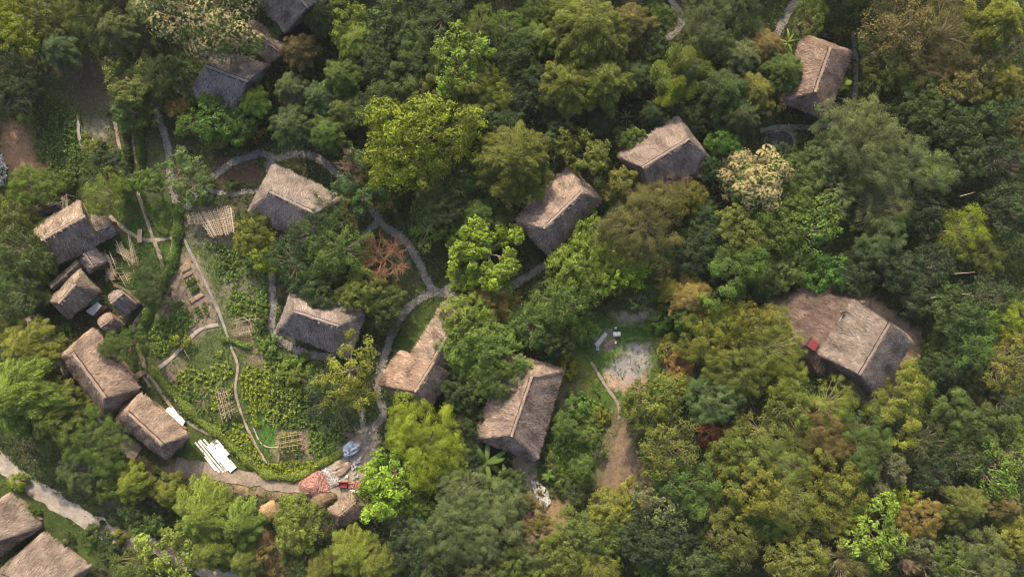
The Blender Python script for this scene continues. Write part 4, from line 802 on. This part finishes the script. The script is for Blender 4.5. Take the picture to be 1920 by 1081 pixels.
# ------------------------------------------------------------------ bamboo drying lattice and trellises
def pole(root, a, b, rad, name='bamboo_pole', mat='bamboo', sides=5, tint=None):
    g = Geo(); a, b = np.array(a), np.array(b); m = (a + b) / 2 + (0, 0, -.02); t_ = tint or (rng.uniform(.65, 1.25),) * 3
    g.tube([a, m, b], [rad, rad * .95, rad * .8], sides, t_); return obj(name, g.build(name, mat), root)
def lattice(c4, na, nb, h, rad, label, jit=.12, keep=1.0, over=.35, name='bamboo_lattice', cat='bamboo lattice', group=None):
    Pq = atlist(c4, h); org = Pq.mean(0); org[2] -= h; Q = Pq - org; root = thing(name, label, cat, org, group)
    def b2(u_, v_): return Q[0] * (1 - u_) * (1 - v_) + Q[1] * u_ * (1 - v_) + Q[2] * u_ * v_ + Q[3] * (1 - u_) * v_
    for k in range(na):
        if rng.random() > keep: continue
        u_ = (k + .5) / na + rng.normal(0, jit / na * 2); e0, e1 = rng.uniform(0, over / 3, 2); d_ = rng.normal(0, .3 / na); pole(root, b2(u_, -e0) + (0, 0, .05), b2(u_ + d_, 1 + e1) + (0, 0, .05), rad)
    for k in range(nb):
        if rng.random() > keep: continue
        v_ = (k + .5) / nb + rng.normal(0, jit / nb); e0, e1 = rng.uniform(0, over / 4, 2); pole(root, b2(-e0, v_), b2(1 + e1, v_ + rng.normal(0, .2 / nb)), rad)
    for q_ in Q: pole(root, (q_[0], q_[1], -.3), (q_[0], q_[1], h + .1), rad * 1.4, 'post')
lattice([(369,402),(437,388),(441,432),(395,443)], 26, 13, 1.5, .035, 'large bamboo pole lattice laid flat over posts by the hedge')
lattice([(350,405),(372,402),(374,418),(354,420)], 7, 4, 1.2, .03, 'small grey broken lattice end beside the large bamboo lattice')
grp = 'thin bamboo trellises by the dark bush'
lattice([(220,459),(238,468),(246,490),(228,478)], 9, 7, 1.2, .022, 'bamboo trellis furthest up the cluster, by the plank bridge', .2, .9, 2.2, 'trellis', 'trellis', grp)
lattice([(243,461),(250,458),(258,490),(248,496)], 6, 9, 1.2, .022, 'narrow bamboo trellis nearest the dark bush', .2, .85, 2.4, 'trellis', 'trellis', grp)
lattice([(198,478),(212,484),(220,502),(205,498)], 8, 6, 1.2, .022, 'bamboo trellis nearest the little square shed', .2, .9, 2.2, 'trellis', 'trellis', grp)
lattice([(199,511),(212,503),(219,512),(206,523)], 7, 6, 1.2, .022, 'bamboo trellis above the shaggy hut corner', .2, .9, 2.2, 'trellis', 'trellis', grp)
lattice([(225,518),(240,512),(244,522),(232,530)], 6, 6, 1.2, .022, 'small trellis between the others and the dark-banded shed', .2, .9, 2.2, 'trellis', 'trellis', grp)
lattice([(217,531),(246,546),(244,550),(215,536)], 14, 2, 1.1, .022, 'ladder-like trellis strip along the dark-banded shed', .1, 1, 1.2, 'trellis', 'trellis', grp)
lattice([(405,736),(428,732),(440,772),(417,784)], 7, 9, .9, .026, 'bamboo frame over beans in the middle of the garden', .2, .85, .8, 'trellis', 'trellis')
lattice([(440,600),(480,592),(484,614),(444,622)], 5, 3, .8, .024, 'bamboo frame on the plot beside the garden path bend', .3, .8, 1.0, 'trellis', 'trellis')
lattice([(440,617),(474,612),(478,622),(444,630)], 12, 3, .7, .024, 'short row of yellowed bamboo stakes in the upper plot', .1, 1, .4, 'trellis', 'trellis')
lattice([(519,818),(563,810),(568,836),(520,842)], 9, 4, .5, .02, 'low stakes around the lettuce bed by the lower hedge', .2, .9, .3, 'trellis', 'trellis')
lattice([(112,372),(128,366),(130,388),(114,392)], 8, 3, 1.5, .045, 'heap of grey sticks above the gold-sloped hut', .8, 1, .6, 'stick_heap', 'sticks')

# ------------------------------------------------------------------ raised beds with earth edges
def bed(c4, label, tint=(1, 1, 1), leafc=None):
    Pq = atlist(c4); org = Pq.mean(0); root = thing('garden_bed', label, 'garden bed', org, 'raised earth beds'); g = Geo(); k, m = 14, 6; V = []
    for i in range(k + 1):
        for j in range(m + 1):
            u_, v_ = i / k, j / m; p = Pq[0] * (1 - u_) * (1 - v_) + Pq[1] * u_ * (1 - v_) + Pq[2] * u_ * v_ + Pq[3] * (1 - u_) * v_; edge = min(u_ * k, (1 - u_) * k, v_ * m, (1 - v_) * m)
            p = p.copy(); p[2] = terr(p[0], p[1]) + (-.1 if edge < .5 else .16 + rng.normal(0, .018)); p[:2] += rng.normal(0, .02, 2); V.append(p - org)
    F = [(i * (m + 1) + j, (i + 1) * (m + 1) + j, (i + 1) * (m + 1) + j + 1, i * (m + 1) + j + 1) for i in range(k) for j in range(m)]
    obj('soil', mesh('soil', V, F, 'dirt', np.tile(tint, (len(V), 1)), True), root)
    if leafc:
        n = 260; u_, v_ = rng.uniform(.08, .92, (2, n)); v_ = np.round(v_ * 3) / 3 * .8 + .1 + rng.normal(0, .04, n); u_, v_ = u_[:, None], v_[:, None]
        p = Pq[0] * (1 - u_) * (1 - v_) + Pq[1] * u_ * (1 - v_) + Pq[2] * u_ * v_ + Pq[3] * (1 - u_) * v_; p[:, 2] = terr(p[:, 0], p[:, 1]) + .22 + rng.uniform(0, .12, n)
        V, F, T = leaves(p - org, np.column_stack([rng.normal(0, .5, (n, 2)), np.ones(n)]), .2, .13, np.column_stack([rng.uniform(.6, 1.4, n), rng.uniform(0, .6, n), np.zeros(n)]))
        obj('seedlings', mesh('seedlings', V, F, 'leaf', T), root, kind='stuff', color=GREEN[leafc][0])
bed([(335,501),(352,490),(361,504),(343,514)], 'pale empty earth bed topmost of the row', (.9,.85,.82))
bed([(339,516),(360,506),(364,513),(345,524)], 'narrow pale earth bed, second from the top of the row', (.85,.8,.78))
bed([(347,527),(367,518),(371,528),(353,538)], 'bed with green rim of seedlings in the upper row', (.55,.5,.45), 'mid')
bed([(353,541),(373,532),(376,540),(360,550)], 'bed with scattered green seedlings above the big bare bed', (.6,.55,.5), 'mid')
bed([(351,562),(378,547),(385,554),(358,572)], 'broad bare pinkish bed at the path corner', (1.0,.9,.84))
bed([(362,578),(374,571),(384,590),(372,595)], 'small bed with a few sprouts below the bare bed', (.75,.7,.65), 'grey')
bed([(377,569),(387,563),(394,588),(386,591)], 'thin bed of sprouts next to the grassy furrow path', (.8,.74,.68), 'grey')
bed([(303,578),(345,560),(349,567),(308,586)], 'long thin bed running towards the stone bend', (.8,.75,.7), 'grey')
bed([(520,815),(563,806),(566,816),(521,825)], 'upper straw-coloured bed inside the low stakes', (.9,.8,.6), 'yolive')
bed([(520,829),(567,821),(570,832),(521,840)], 'middle straw-coloured bed inside the low stakes', (.85,.75,.6), 'yolive')
bed([(520,844),(572,836),(580,855),(522,864)], 'lowest bed inside the stakes, half dark lettuce', (.7,.6,.5), 'dark')
bed([(424,783),(452,772),(458,784),(430,797)], 'dark planted bed below the garden bamboo frame', (.4,.36,.3), 'dark')
bed([(302,718),(322,710),(330,725),(310,733)], 'small dry bed near the long hut side path', (.8,.75,.7), 'olive')

# ------------------------------------------------------------------ boards, bridges, benches
def board(px, py, ln, wd, ang, h, label, mat='white', cat='board', name='board', group=None, th=.05, tint=(1, 1, 1), n=1, gap=.02):
    p = at(px, py, h); org = p.copy(); org[2] = float(terr(p[0], p[1])); root = thing(name, label, cat, org, group, rotz=ang)
    for k in range(n):
        g = Geo(); w1 = wd / n; g.box((rng.normal(0, .02), -wd / 2 + w1 * (k + .5), h + rng.normal(0, .004)), (ln * (1 if n == 1 else rng.uniform(.96, 1.02)), w1 - (gap if n > 1 else 0), th), tint=np.array(tint) * rng.uniform(.92, 1.05))
        if n == 1 and name != 'bench': root.data = None
        obj('plank', g.build('plank', mat), root)
    if h > .25:
        for sx in (-1, 1):
            g = Geo(); g.box((sx * ln * .42, 0, (h - th) / 2 - .05), (.08, wd * .8, h - th), tint=(.8,) * 3); obj('leg', g.build('leg', mat if mat != 'white' else 'timber'), root)
    return root
ORD = 'first second third fourth fifth sixth seventh eighth ninth tenth eleventh twelfth thirteenth fourteenth fifteenth sixteenth seventeenth eighteenth nineteenth twentieth'.split()
A8 = math.atan2(-(858 - 815), (440 - 372))
grpw = 'white boards stacked on the lawn'
Wb = [(408,843,2.3,1.5,.22,'largest white board, uppermost of the stack',1.0), (423,865,1.9,.95,.22,'second largest white board, lower half of the stack',1.0), (432,873,1.1,.9,.26,'white board with rounded corner at the low end of the stack',1.0)]
for px, py, l, w_, h, lab, t_ in Wb: board(px, py, l, w_, -.88, h, lab + ' on the lawn', 'white', 'board', 'white_board', grpw, .09)
strips = [(395,838,2.4),(389,840,2.6),(384,842,2.4),(378,843,2.2),(412,868,2.3),(405,868,2.6),(399,869,2.4),(394,868,2.0)]
for k, (px, py, l) in enumerate(strips): board(px, py, l, .17, -.88 + rng.normal(0, .03), .12 + .02 * (k % 2), ORD[k] + ' of eight narrow white strips, counted ' + 'outwards from the large white boards', 'white', 'board', 'white_strip', 'narrow white strips beside the boards', .06)
board(401, 852, 1.3, .3, -.88, .12, 'grey-blue board showing between the white boards', 'metal', 'board', 'grey_board', None, .05)
for k, (px, py, l) in enumerate([(325,783,2.5),(328,781,2.6),(331,779,2.5),(334,777,2.2)]):
    board(px, py, l, .22, -.84 + rng.normal(0, .015), .30 + .03 * (k % 2), ['first','second','third','last'][k] + ' of four long white planks, counted outwards from the hut eave', 'white', 'plank', 'white_plank', 'four white planks by the hut eave', .06)
board(262, 442, 1.5, .5, math.pi / 2 - .02, .35, 'pale plank footbridge on the path below the round light trees', 'bamboo', 'footbridge', 'footbridge', None, .06, n=3)
board(329, 458, 1.15, .65, math.pi / 2 - .15, .35, 'grey sheeted footbridge on the hedge-side path', 'metal', 'footbridge', 'footbridge', None, .06, n=2, tint=(1.1, 1.15, 1.25))
board(256, 705, 1.5, .65, .62, .9, 'brown plank side porch of the long hut', 'bamboo', 'porch', 'porch', None, .06, n=4, tint=(.55, .5, .5))
board(708, 662, .65, .35, -.15, .35, 'small pale wooden bench beside the stone path', 'bamboo', 'bench', 'bench', None, .07, n=2)
board(655, 815, 1.2, .5, -.2, .4, 'dark timber slab bridging the path fork near the blue tarp', 'timber', 'slab', 'slab_bridge', None, .1, n=2)
for k, (x, y) in enumerate([(306,716),(309,718),(311,721),(314,723),(315,727),(322,738),(324,741),(327,743),(329,746),(331,749),(336,757),(339,760),(341,763),(344,765),(346,769),(349,772),(351,775),(354,778),(357,781),(360,784)]):
    p = at(x, y, .1); g = Geo(); a = rng.uniform(0, 3)
    g.box((0, 0, .1), (rng.uniform(.2, .32), rng.uniform(.15, .25), .24), a, (rng.normal(0, .2), rng.normal(0, .2)), (1, 1, 1), .25)
    o = thing('white_stone', ORD[k] + ' small white stone in the path-side row, counted from the long hut', 'stone', (p[0], p[1], p[2] - .1), 'row of white stones along the path', me=g.build('white_stone', 'white'))

# ------------------------------------------------------------------ building yard: brick heap, stone heap, tarp, barrow
def heap(c4, h, n, sz, mat, label, name, cat, piece, tintf):
    Pq = atlist(c4); org = Pq.mean(0); root = thing(name, label, cat, org); pl = [tuple(q_[:2]) for q_ in Pq]; lo, hi = np.min(Pq, 0)[:2], np.max(Pq, 0)[:2]
    q_ = rng.uniform(lo, hi, (n * 3, 2)); q_ = q_[inpoly(q_[:, 0], q_[:, 1], pl)][:n]; d = -sdpoly(q_[:, 0], q_[:, 1], pl); dm = d.max(); top = h * np.sqrt(np.clip(d / dm, 0, 1)) 
    # earth core
    k = 12; V = [np.zeros(3)]; F = []; Pn = Pq - org; per = np.vstack([Pn[i] + (Pn[(i + 1) % len(Pn)] - Pn[i]) * t for i in range(len(Pn)) for t in np.linspace(0, 1, 5)[:-1]]); m = len(per)
    V = np.vstack([per * (1, 1, 0) - (0, 0, .2), per * (.55, .55, 0) + (0, 0, h * .55), per * (.15, .15, 0) + (0, 0, h * .85)]); F = [(a * m + b, a * m + (b + 1) % m, (a + 1) * m + (b + 1) % m, (a + 1) * m + b) for a in range(2) for b in range(m)]
    obj('core', mesh('core', V, F, mat, np.full((len(V), 3), .6), True), root)
    def one(gx_, i): gx_.box((q_[i, 0] - org[0], q_[i, 1] - org[1], top[i] * .95 + terr(*q_[i]) - org[2] + .03), sz * rng.uniform(.75, 1.2, 3), rng.uniform(0, 3.1), tuple(rng.normal(0, .45, 2)), tintf(), .12)
    order = np.argsort(-top); big = Geo()
    for i in order[:220]:
        g = Geo(); one(g, i); obj(piece, g.build(piece, mat), root)
    for i in order[220:]: one(big, i)
    if len(order) > 220: obj(piece, big.build(piece, mat), root, kind='stuff')
heap([(558,900),(575,890),(600,880),(612,895),(620,920),(596,928),(575,927),(562,915)], .9, 1100, np.array([.24, .12, .08]), 'brick', 'loose heap of red bricks beside the yard path', 'brick_heap', 'brick heap', 'brick', lambda: np.array([1, 1, 1]) * rng.uniform(.45, 1.5) + rng.uniform(-.1, .35) * np.array([0, .3, .35]))
heap([(602,880),(622,866),(632,885),(640,905),(622,912),(612,893)], .5, 420, np.array([.22, .16, .12]), 'stone', 'spread of grey broken stones next to the red bricks', 'stone_heap', 'stone heap', 'stone', lambda: (rng.uniform(.5, 1.9),) * 3)
heap([(648,902),(676,900),(676,914),(650,915)], .2, 170, np.array([.22, .12, .08]), 'brick', 'thin scatter of red bricks beyond the red barrow', 'brick_scatter', 'brick heap', 'brick', lambda: (rng.uniform(.5, 1.3),) * 3)
heap([(995,900),(1008,903),(1026,918),(1032,940),(1020,957),(1008,935)], .4, 520, np.array([.2, .16, .11]), 'stone', 'long spill of pale grey rubble below the long hut', 'rubble_spill', 'rubble', 'stone', lambda: (rng.uniform(.8, 2.2),) * 3)
heap([(-20,300),(5,290),(16,318),(8,350),(-20,345)], .4, 300, np.array([.22, .18, .12]), 'stone', 'grey rubble at the edge beside the brown bare ground', 'rubble_spill', 'rubble', 'stone', lambda: (rng.uniform(.7, 1.7),) * 3)
heap([(658,918),(672,916),(672,928),(660,928)], .3, 90, np.array([.2, .16, .12]), 'stone', 'small heap of white stones above the brick-side shelter', 'stone_heap', 'stone heap', 'stone', lambda: (rng.uniform(1, 2.1),) * 3)
for k, (x, y) in enumerate([(661,873),(664,869),(667,864),(670,866),(673,860),(676,857),(679,853),(662,877),(668,873),(675,864),(651,892),(666,886),(670,892),(664,895),(700,842),(690,838)]):
    p = at(x, y); g = Geo(); g.box((0, 0, .1), (rng.uniform(.25, .4), rng.uniform(.2, .3), .25), rng.uniform(0, 3), (rng.normal(0, .1), 0), (rng.uniform(1.1, 1.9),) * 3, .2)
    thing('stone_block', ORD[k] + ' rough pale stone block of the broken line from blue tarp to lime tree', 'stone', p, 'stone blocks in the building yard', me=g.build('stone_block', 'stone'))
for k, (x, y, a) in enumerate([(640,876,.6),(645,872,.7),(650,866,.6)]):
    p = at(x, y); g = Geo(); g.box((0, 0, .08), (.75, .4, .1), a, (0, .05), (.55, .5, .48)); thing('slab', ['lowest', 'middle', 'upper'][k] + ' grey slab lying on sand between stone heap and tarp', 'slab', p, 'three grey slabs on the sand', me=g.build('slab', 'stone'))
def dome(px, py, rx, ry, h, ang, mat, label, name, cat, part, seed=1, tint=(1, 1, 1), wr=.12, straw=False):
    r = np.random.default_rng(seed); p = at(px, py, h * .4); p[2] = terr(p[0], p[1]); root = thing(name, label, cat, p, rotz=ang); k, m = 32, 12; V = []
    for j in range(m + 1):
        s = j / m
        for i in range(k):
            a = i * 2 * math.pi / k; q_ = 1 + .1 * math.sin(3 * a + seed) + .07 * math.sin(5 * a + 2); x_, y_ = rx * q_ * math.cos(a) * math.cos(s * 1.5), ry * q_ * math.sin(a) * math.cos(s * 1.5)
            z = h * math.sin(s * 1.5) ** .8 + wr * (wob(np.float64(x_ + 9 * seed), np.float64(y_), .5, 7)) * (.3 + s) - .08 * (j == 0); V.append((x_, y_, z))
    F = [(j * k + i, j * k + (i + 1) % k, (j + 1) * k + (i + 1) % k, (j + 1) * k + i) for j in range(m) for i in range(k)]; obj(part, mesh(part, V, F, mat, np.tile(tint, (len(V), 1)), not straw), root)
    if straw:
        V = np.array(V); n = 2600; i = r.integers(0, len(V), n); c = V[i] + r.normal(0, .07, (n, 3)); nr = unit(V[i] * (1, 1, 1.2) + .01); Vs, Fs, Ts = leaves(c, nr, r.uniform(.25, .5, n), .045, np.clip(r.normal(1, .3, (n, 1)), .4, 2) * np.array(tint), along=np.column_stack([c[:, :2], -np.ones(n)]) + r.normal(0, .4, (n, 3)), fold=0)
        obj('straw', mesh('straw', Vs, Fs, mat, Ts), root, kind='stuff')
    return root
dome(658, 842, 1.05, .8, .9, .5, 'tarp', 'pale blue tarpaulin draped over a heap at the yard edge', 'covered_heap', 'tarp', 'tarpaulin', 3, wr=.25)
dome(505, 958, 1.05, .95, 1.6, .2, 'straw', 'small round golden haystack among trees above the lower edge', 'haystack', 'haystack', 'stack', 5, (.75, .78, .8), straw=True)
dome(604, 938, 1.4, .8, 1.0, .4, 'straw', 'low brown straw mound between brick heap and small shelter', 'straw_mound', 'straw mound', 'mound', 8, (.42, .46, .52), straw=True)
dome(632, 880, 1.6, 1.0, .45, .5, 'dirt', 'low sand heap in the building yard', 'sand_heap', 'sand', 'sand', 9, (1.25, 1.2, 1.15), .05)
dome(660, 915, .1, .1, .1, 0, 'dirt', 'x', 'tmp', 'x', 'x') if False else None
p = at(645, 906); root = thing('wheelbarrow', 'red steel barrow standing between stone heap and brick scatter', 'wheelbarrow', p)
g = Geo(); 
for c_, s_ in (((0, .27, .4), (.95, .03, .28)), ((0, -.27, .4), (.95, .03, .28)), ((.46, 0, .4), (.03, .52, .28)), ((-.46, 0, .4), (.03, .52, .28)), ((0, 0, .27), (.92, .52, .03))): g.box(c_, s_)
obj('tray', g.build('tray', 'red_paint'), root); g = Geo(); a = np.linspace(0, 6.28, 13); g.tube(np.column_stack([.62 + .17 * np.cos(a), np.zeros(13), .18 + .17 * np.sin(a)]), .035, 5); obj('wheel', g.build('wheel', 'dark'), root)
for s_ in (-1, 1): g = Geo(); g.tube([(.6, s_ * .08, .18), (-.3, s_ * .25, .25), (-.95, s_ * .28, .5)], .025, 5); obj('handle', g.build('handle', 'red_paint'), root)

# ------------------------------------------------------------------ vent and flue on the largest hut's lower roof
hr = HUT_ROOT['redlow']; ho = np.array(hr.location)
p = at(1523, 645, 2.75) - ho; g = Geo()
for sx in (-.5, .5): g.box((sx, 0, 0), (.06, 1.1, .5))
g.box((0, -.6, -.1), (1.5, .08, .08)); g.box((0, .5, -.1), (1.1, .06, .4)); vent = obj('roof_vent', g.build('roof_vent', 'dark'), hr, p, rotz=-.62)
for k in range(6): g = Geo(); g.box((0, -.42 + k * .17, .28), (.98, .155, .035), tint=(rng.uniform(.75, 1.3),) * 3); obj('slat', g.build('slat', 'red_paint'), vent)
p = at(1577, 585, 2.9) - ho; g = Geo(); g.tube([(0, 0, -.8), (0, 0, .7)], [.13, .13], 8, (.9, .6, .35)); fl = obj('flue', g.build('flue', 'bamboo'), hr, p)
g = Geo(); g.box((0, 0, .72), (.5, .26, .06), .2); obj('cap', g.build('cap', 'dark'), fl); g = Geo(); g.tube([(0, -.1, .55), (-.25, -.75, .3), (-.5, -1.35, .1)], .035, 5, (1.2,) * 3); obj('stay', g.build('stay', 'metal'), fl)
def jar(px, py, rad, mat, label, name='jar', cat='jar', tint=(1, 1, 1)):
    p = at(px, py); root = thing(name, label, cat, p); k = 12; prof = [(.0, .0), (.6, 0), (.95, .4), (1, .9), (.7, 1.4), (.5, 1.5), (.55, 1.6), (.4, 1.6), (.35, 1.3), (0, 1.2)]
    V = [(rad * a * math.cos(t), rad * a * math.sin(t), rad * b) for a, b in prof for t in np.arange(k) * 2 * math.pi / k]; F = [(j * k + i, j * k + (i + 1) % k, (j + 1) * k + (i + 1) % k, (j + 1) * k + i) for j in range(len(prof) - 1) for i in range(k)]
    obj('body', mesh('body', V, F, mat, np.tile(tint, (len(V), 1)), True), root)
jar(1546, 68, .22, 'stone', 'round grey jar at the upper edge of the brown seamed hut')
jar(1483, 631, .1, 'white', 'small white pot lying at the foot of the brown lower roof', 'pot', 'pot')
p = at(1460, 268); c = np.array([at(*q_)[:2] for q_ in [(1438,250),(1470,246),(1486,262),(1484,288),(1460,296),(1432,280)]]); cs = spline(np.vstack([np.column_stack([c, np.zeros(6)]), [[*c[0], 0]]]), .3)[:, :2]
cen = cs.mean(0); V = np.vstack([[*cen, 0], np.column_stack([cs, np.zeros(len(cs))])]); V[:, 2] = terr(cen[0], cen[1]) + .12; F = [(0, i + 1, i + 2, i + 2) for i in range(len(cs) - 1)]
me = bpy.data.meshes.new('pond'); me.from_pydata([tuple(v) for v in V], [], [f[:3] for f in F]); me.materials.append(M['water']); o = obj('pond', me, kind='structure'); o['label'] = 'small grey pond below the brown seamed hut'
g = Geo(); g.tube(np.column_stack([cs, np.full(len(cs), terr(cen[0], cen[1]) + .1)]), .07, 5, (.5,) * 3); obj('pond_rim', g.build('pond_rim', 'stone'), kind='structure')

# ------------------------------------------------------------------ lean-to, tank and odds beside the shaggy hut
def sheet(c4, h, mat, label, name, cat, part, tint=(1, 1, 1), th=.04, legs=True, slope=0.0):
    Pq = atlist(c4, h); org = Pq.mean(0); org[2] -= h; Q = Pq - org; Q[:, 2] = h; Q[2:, 2] -= slope; root = thing(name, label, cat, org); V = np.vstack([Q, Q - (0, 0, th)]); obj(part, mesh(part, V, [(0, 1, 2, 3), (7, 6, 5, 4), (0, 4, 5, 1), (1, 5, 6, 2), (2, 6, 7, 3), (3, 7, 4, 0)], mat, np.tile(tint, (8, 1))), root)
    if legs:
        for q_ in Q * (.9, .9, 1): g = Geo(); g.tube([(q_[0], q_[1], -.2), (q_[0], q_[1], q_[2] - th)], .04, 5); obj('post', g.build('post', 'timber'), root)
sheet([(160,583),(183,566),(191,573),(174,592)], 1.9, 'metal', 'flat grey sheet canopy between the shaggy hut and the small sheds', 'canopy', 'canopy', 'sheet_roof', (.42, .42, .45))
sheet([(167,570),(184,554),(189,560),(176,574)], 1.5, 'green_cloth', 'crumpled dark green netting beside the shaggy hut', 'netting', 'netting', 'net', (1.2, 1.2, 1.2))
sheet([(176,590),(196,572),(200,576),(180,594)], 1.2, 'timber', 'narrow brown plank wall below the grey canopy', 'screen', 'screen', 'panel', (1.3, .8, .8))
sheet([(1114,645),(1134,622),(1140,626),(1122,650)], .25, 'metal', 'long grey scrap sheet on grass near the ash patch', 'scrap_sheet', 'scrap sheet', 'sheet', (.9, .9, .85), legs=False)
sheet([(1116,642),(1120,640),(1124,656),(1118,656)], .15, 'metal', 'bent grey scrap strip at the end of the long scrap sheet', 'scrap_sheet', 'scrap sheet', 'sheet', (.8, .78, .75), legs=False)
p = at(1156, 626, .2); root = thing('drum', 'white metal drum lying on its side near the ash patch', 'drum', (p[0], p[1], p[2] - .2), rotz=.05); g = Geo(); g.tube([(-.42, 0, .3), (-.4, 0, .3), (.4, 0, .3), (.42, 0, .3)], [.2, .28, .28, .2], 14, (1, 1, 1)); obj('barrel', g.build('barrel', 'white', True), root)
g = Geo(); g.tube([(-.02, 0, .3), (.02, 0, .3)], [.295, .295], 14, (.8,) * 3); obj('rim', g.build('rim', 'metal'), root)
for k, (a, b) in enumerate([((1133, 648), (1153, 634)), ((1136, 650), (1154, 637))]):
    A_, B_ = at(*a, .2), at(*b, .25); g = Geo(); g.tube([A_ - A_, B_ - A_], .05, 5, (1.1, .9, .6)); thing('bamboo_pole', ['upper', 'lower'][k] + ' tan pole lying between the scrap sheet and white drum', 'pole', A_, me=g.build('bamboo_pole', 'bamboo'))
for k, (x, y) in enumerate([(1154, 614), (1154, 641)]): g = Geo(); g.box((0, 0, .12), (.28, .22, .22), k, jitter=.2); thing('block', ['white block above the lying drum', 'white block below the lying drum'][k] + ' near the ash patch', 'block', at(x, y), me=g.build('block', 'white'))
# fallen and standing bare poles seen in gaps
for k, (a, b, h, lab) in enumerate([((1745,558),(1822,549),4.5,'longest pale bare stem in the dark wood above the right-hand slope'),((1790,513),(1828,510),5,'short pale stem in the dark wood below the yellow crown'),((1800,368),(1828,360),5,'pale stem in the dark wood above the yellow crown'),((1205,352),(1235,330),3,'pale twig bundle behind the dark-seamed hut'),
  ((888,1020),(906,962),4,'pale dead branch sticking from the grey-green crown at the bottom'),((580,985),(596,975),2.5,'broken pale trunk end beside the haystack trees'),((345,655),(357,676),1.6,'thin white prop pole leaning from the garden sapling'),((455,594),(477,608),1.0,'thin white pole crossing the upper garden plot'),((470,590),(430,604),1.0,'second thin pole crossing the upper garden plot'),
  ((1570,183),(1588,189),1,'short white pole beside the brown seamed hut'),((1803,1065),(1845,1078),5,'pale stem showing at the lower forest edge'),((1910,735),(1919,728),2,'pale stem by the far dark edge')]):
    A_, B_ = at(*a, h), at(*b, h * .85); r_ = .035 if k > 5 else .05
    mid = (A_ + B_) / 2; base = np.array([mid[0], mid[1], float(terr(mid[0], mid[1]))])
    root = thing('bare_pole', lab, 'pole', base); g = Geo(); g.tube([A_ - base, mid - base + (0, 0, .06), B_ - base], [r_, r_ * .8, r_ * .5], 5, (.75, .75, .8)); obj('shaft', g.build('shaft', 'bamboo'), root); g = Geo(); g.tube([(0, 0, -.2), mid - base + (0, 0, .05)], [.05, .04], 5); obj('prop', g.build('prop', 'bark'), root)
print('tris', sum(len(m.polygons) * 2 for m in bpy.data.meshes), 'objects', len(bpy.data.objects))

# ------------------------------------------------------------------ thin warm air over the woods
g = Geo(); g.box((0, 0, 38.5), (420, 420, 84)); me = g.build('haze', 'dark'); me.materials.clear()
hm, ht = new_mat('haze'); pv = N(ht, 'ShaderNodeVolumePrincipled'); pv.inputs['Color'].default_value = (.86, .90, .95, 1); pv.inputs['Density'].default_value = .00013; pv.inputs['Anisotropy'].default_value = .2
L(ht, pv.outputs[0], N(ht, 'ShaderNodeOutputMaterial').inputs[1]); me.materials.append(hm); obj('haze', me, kind='stuff')
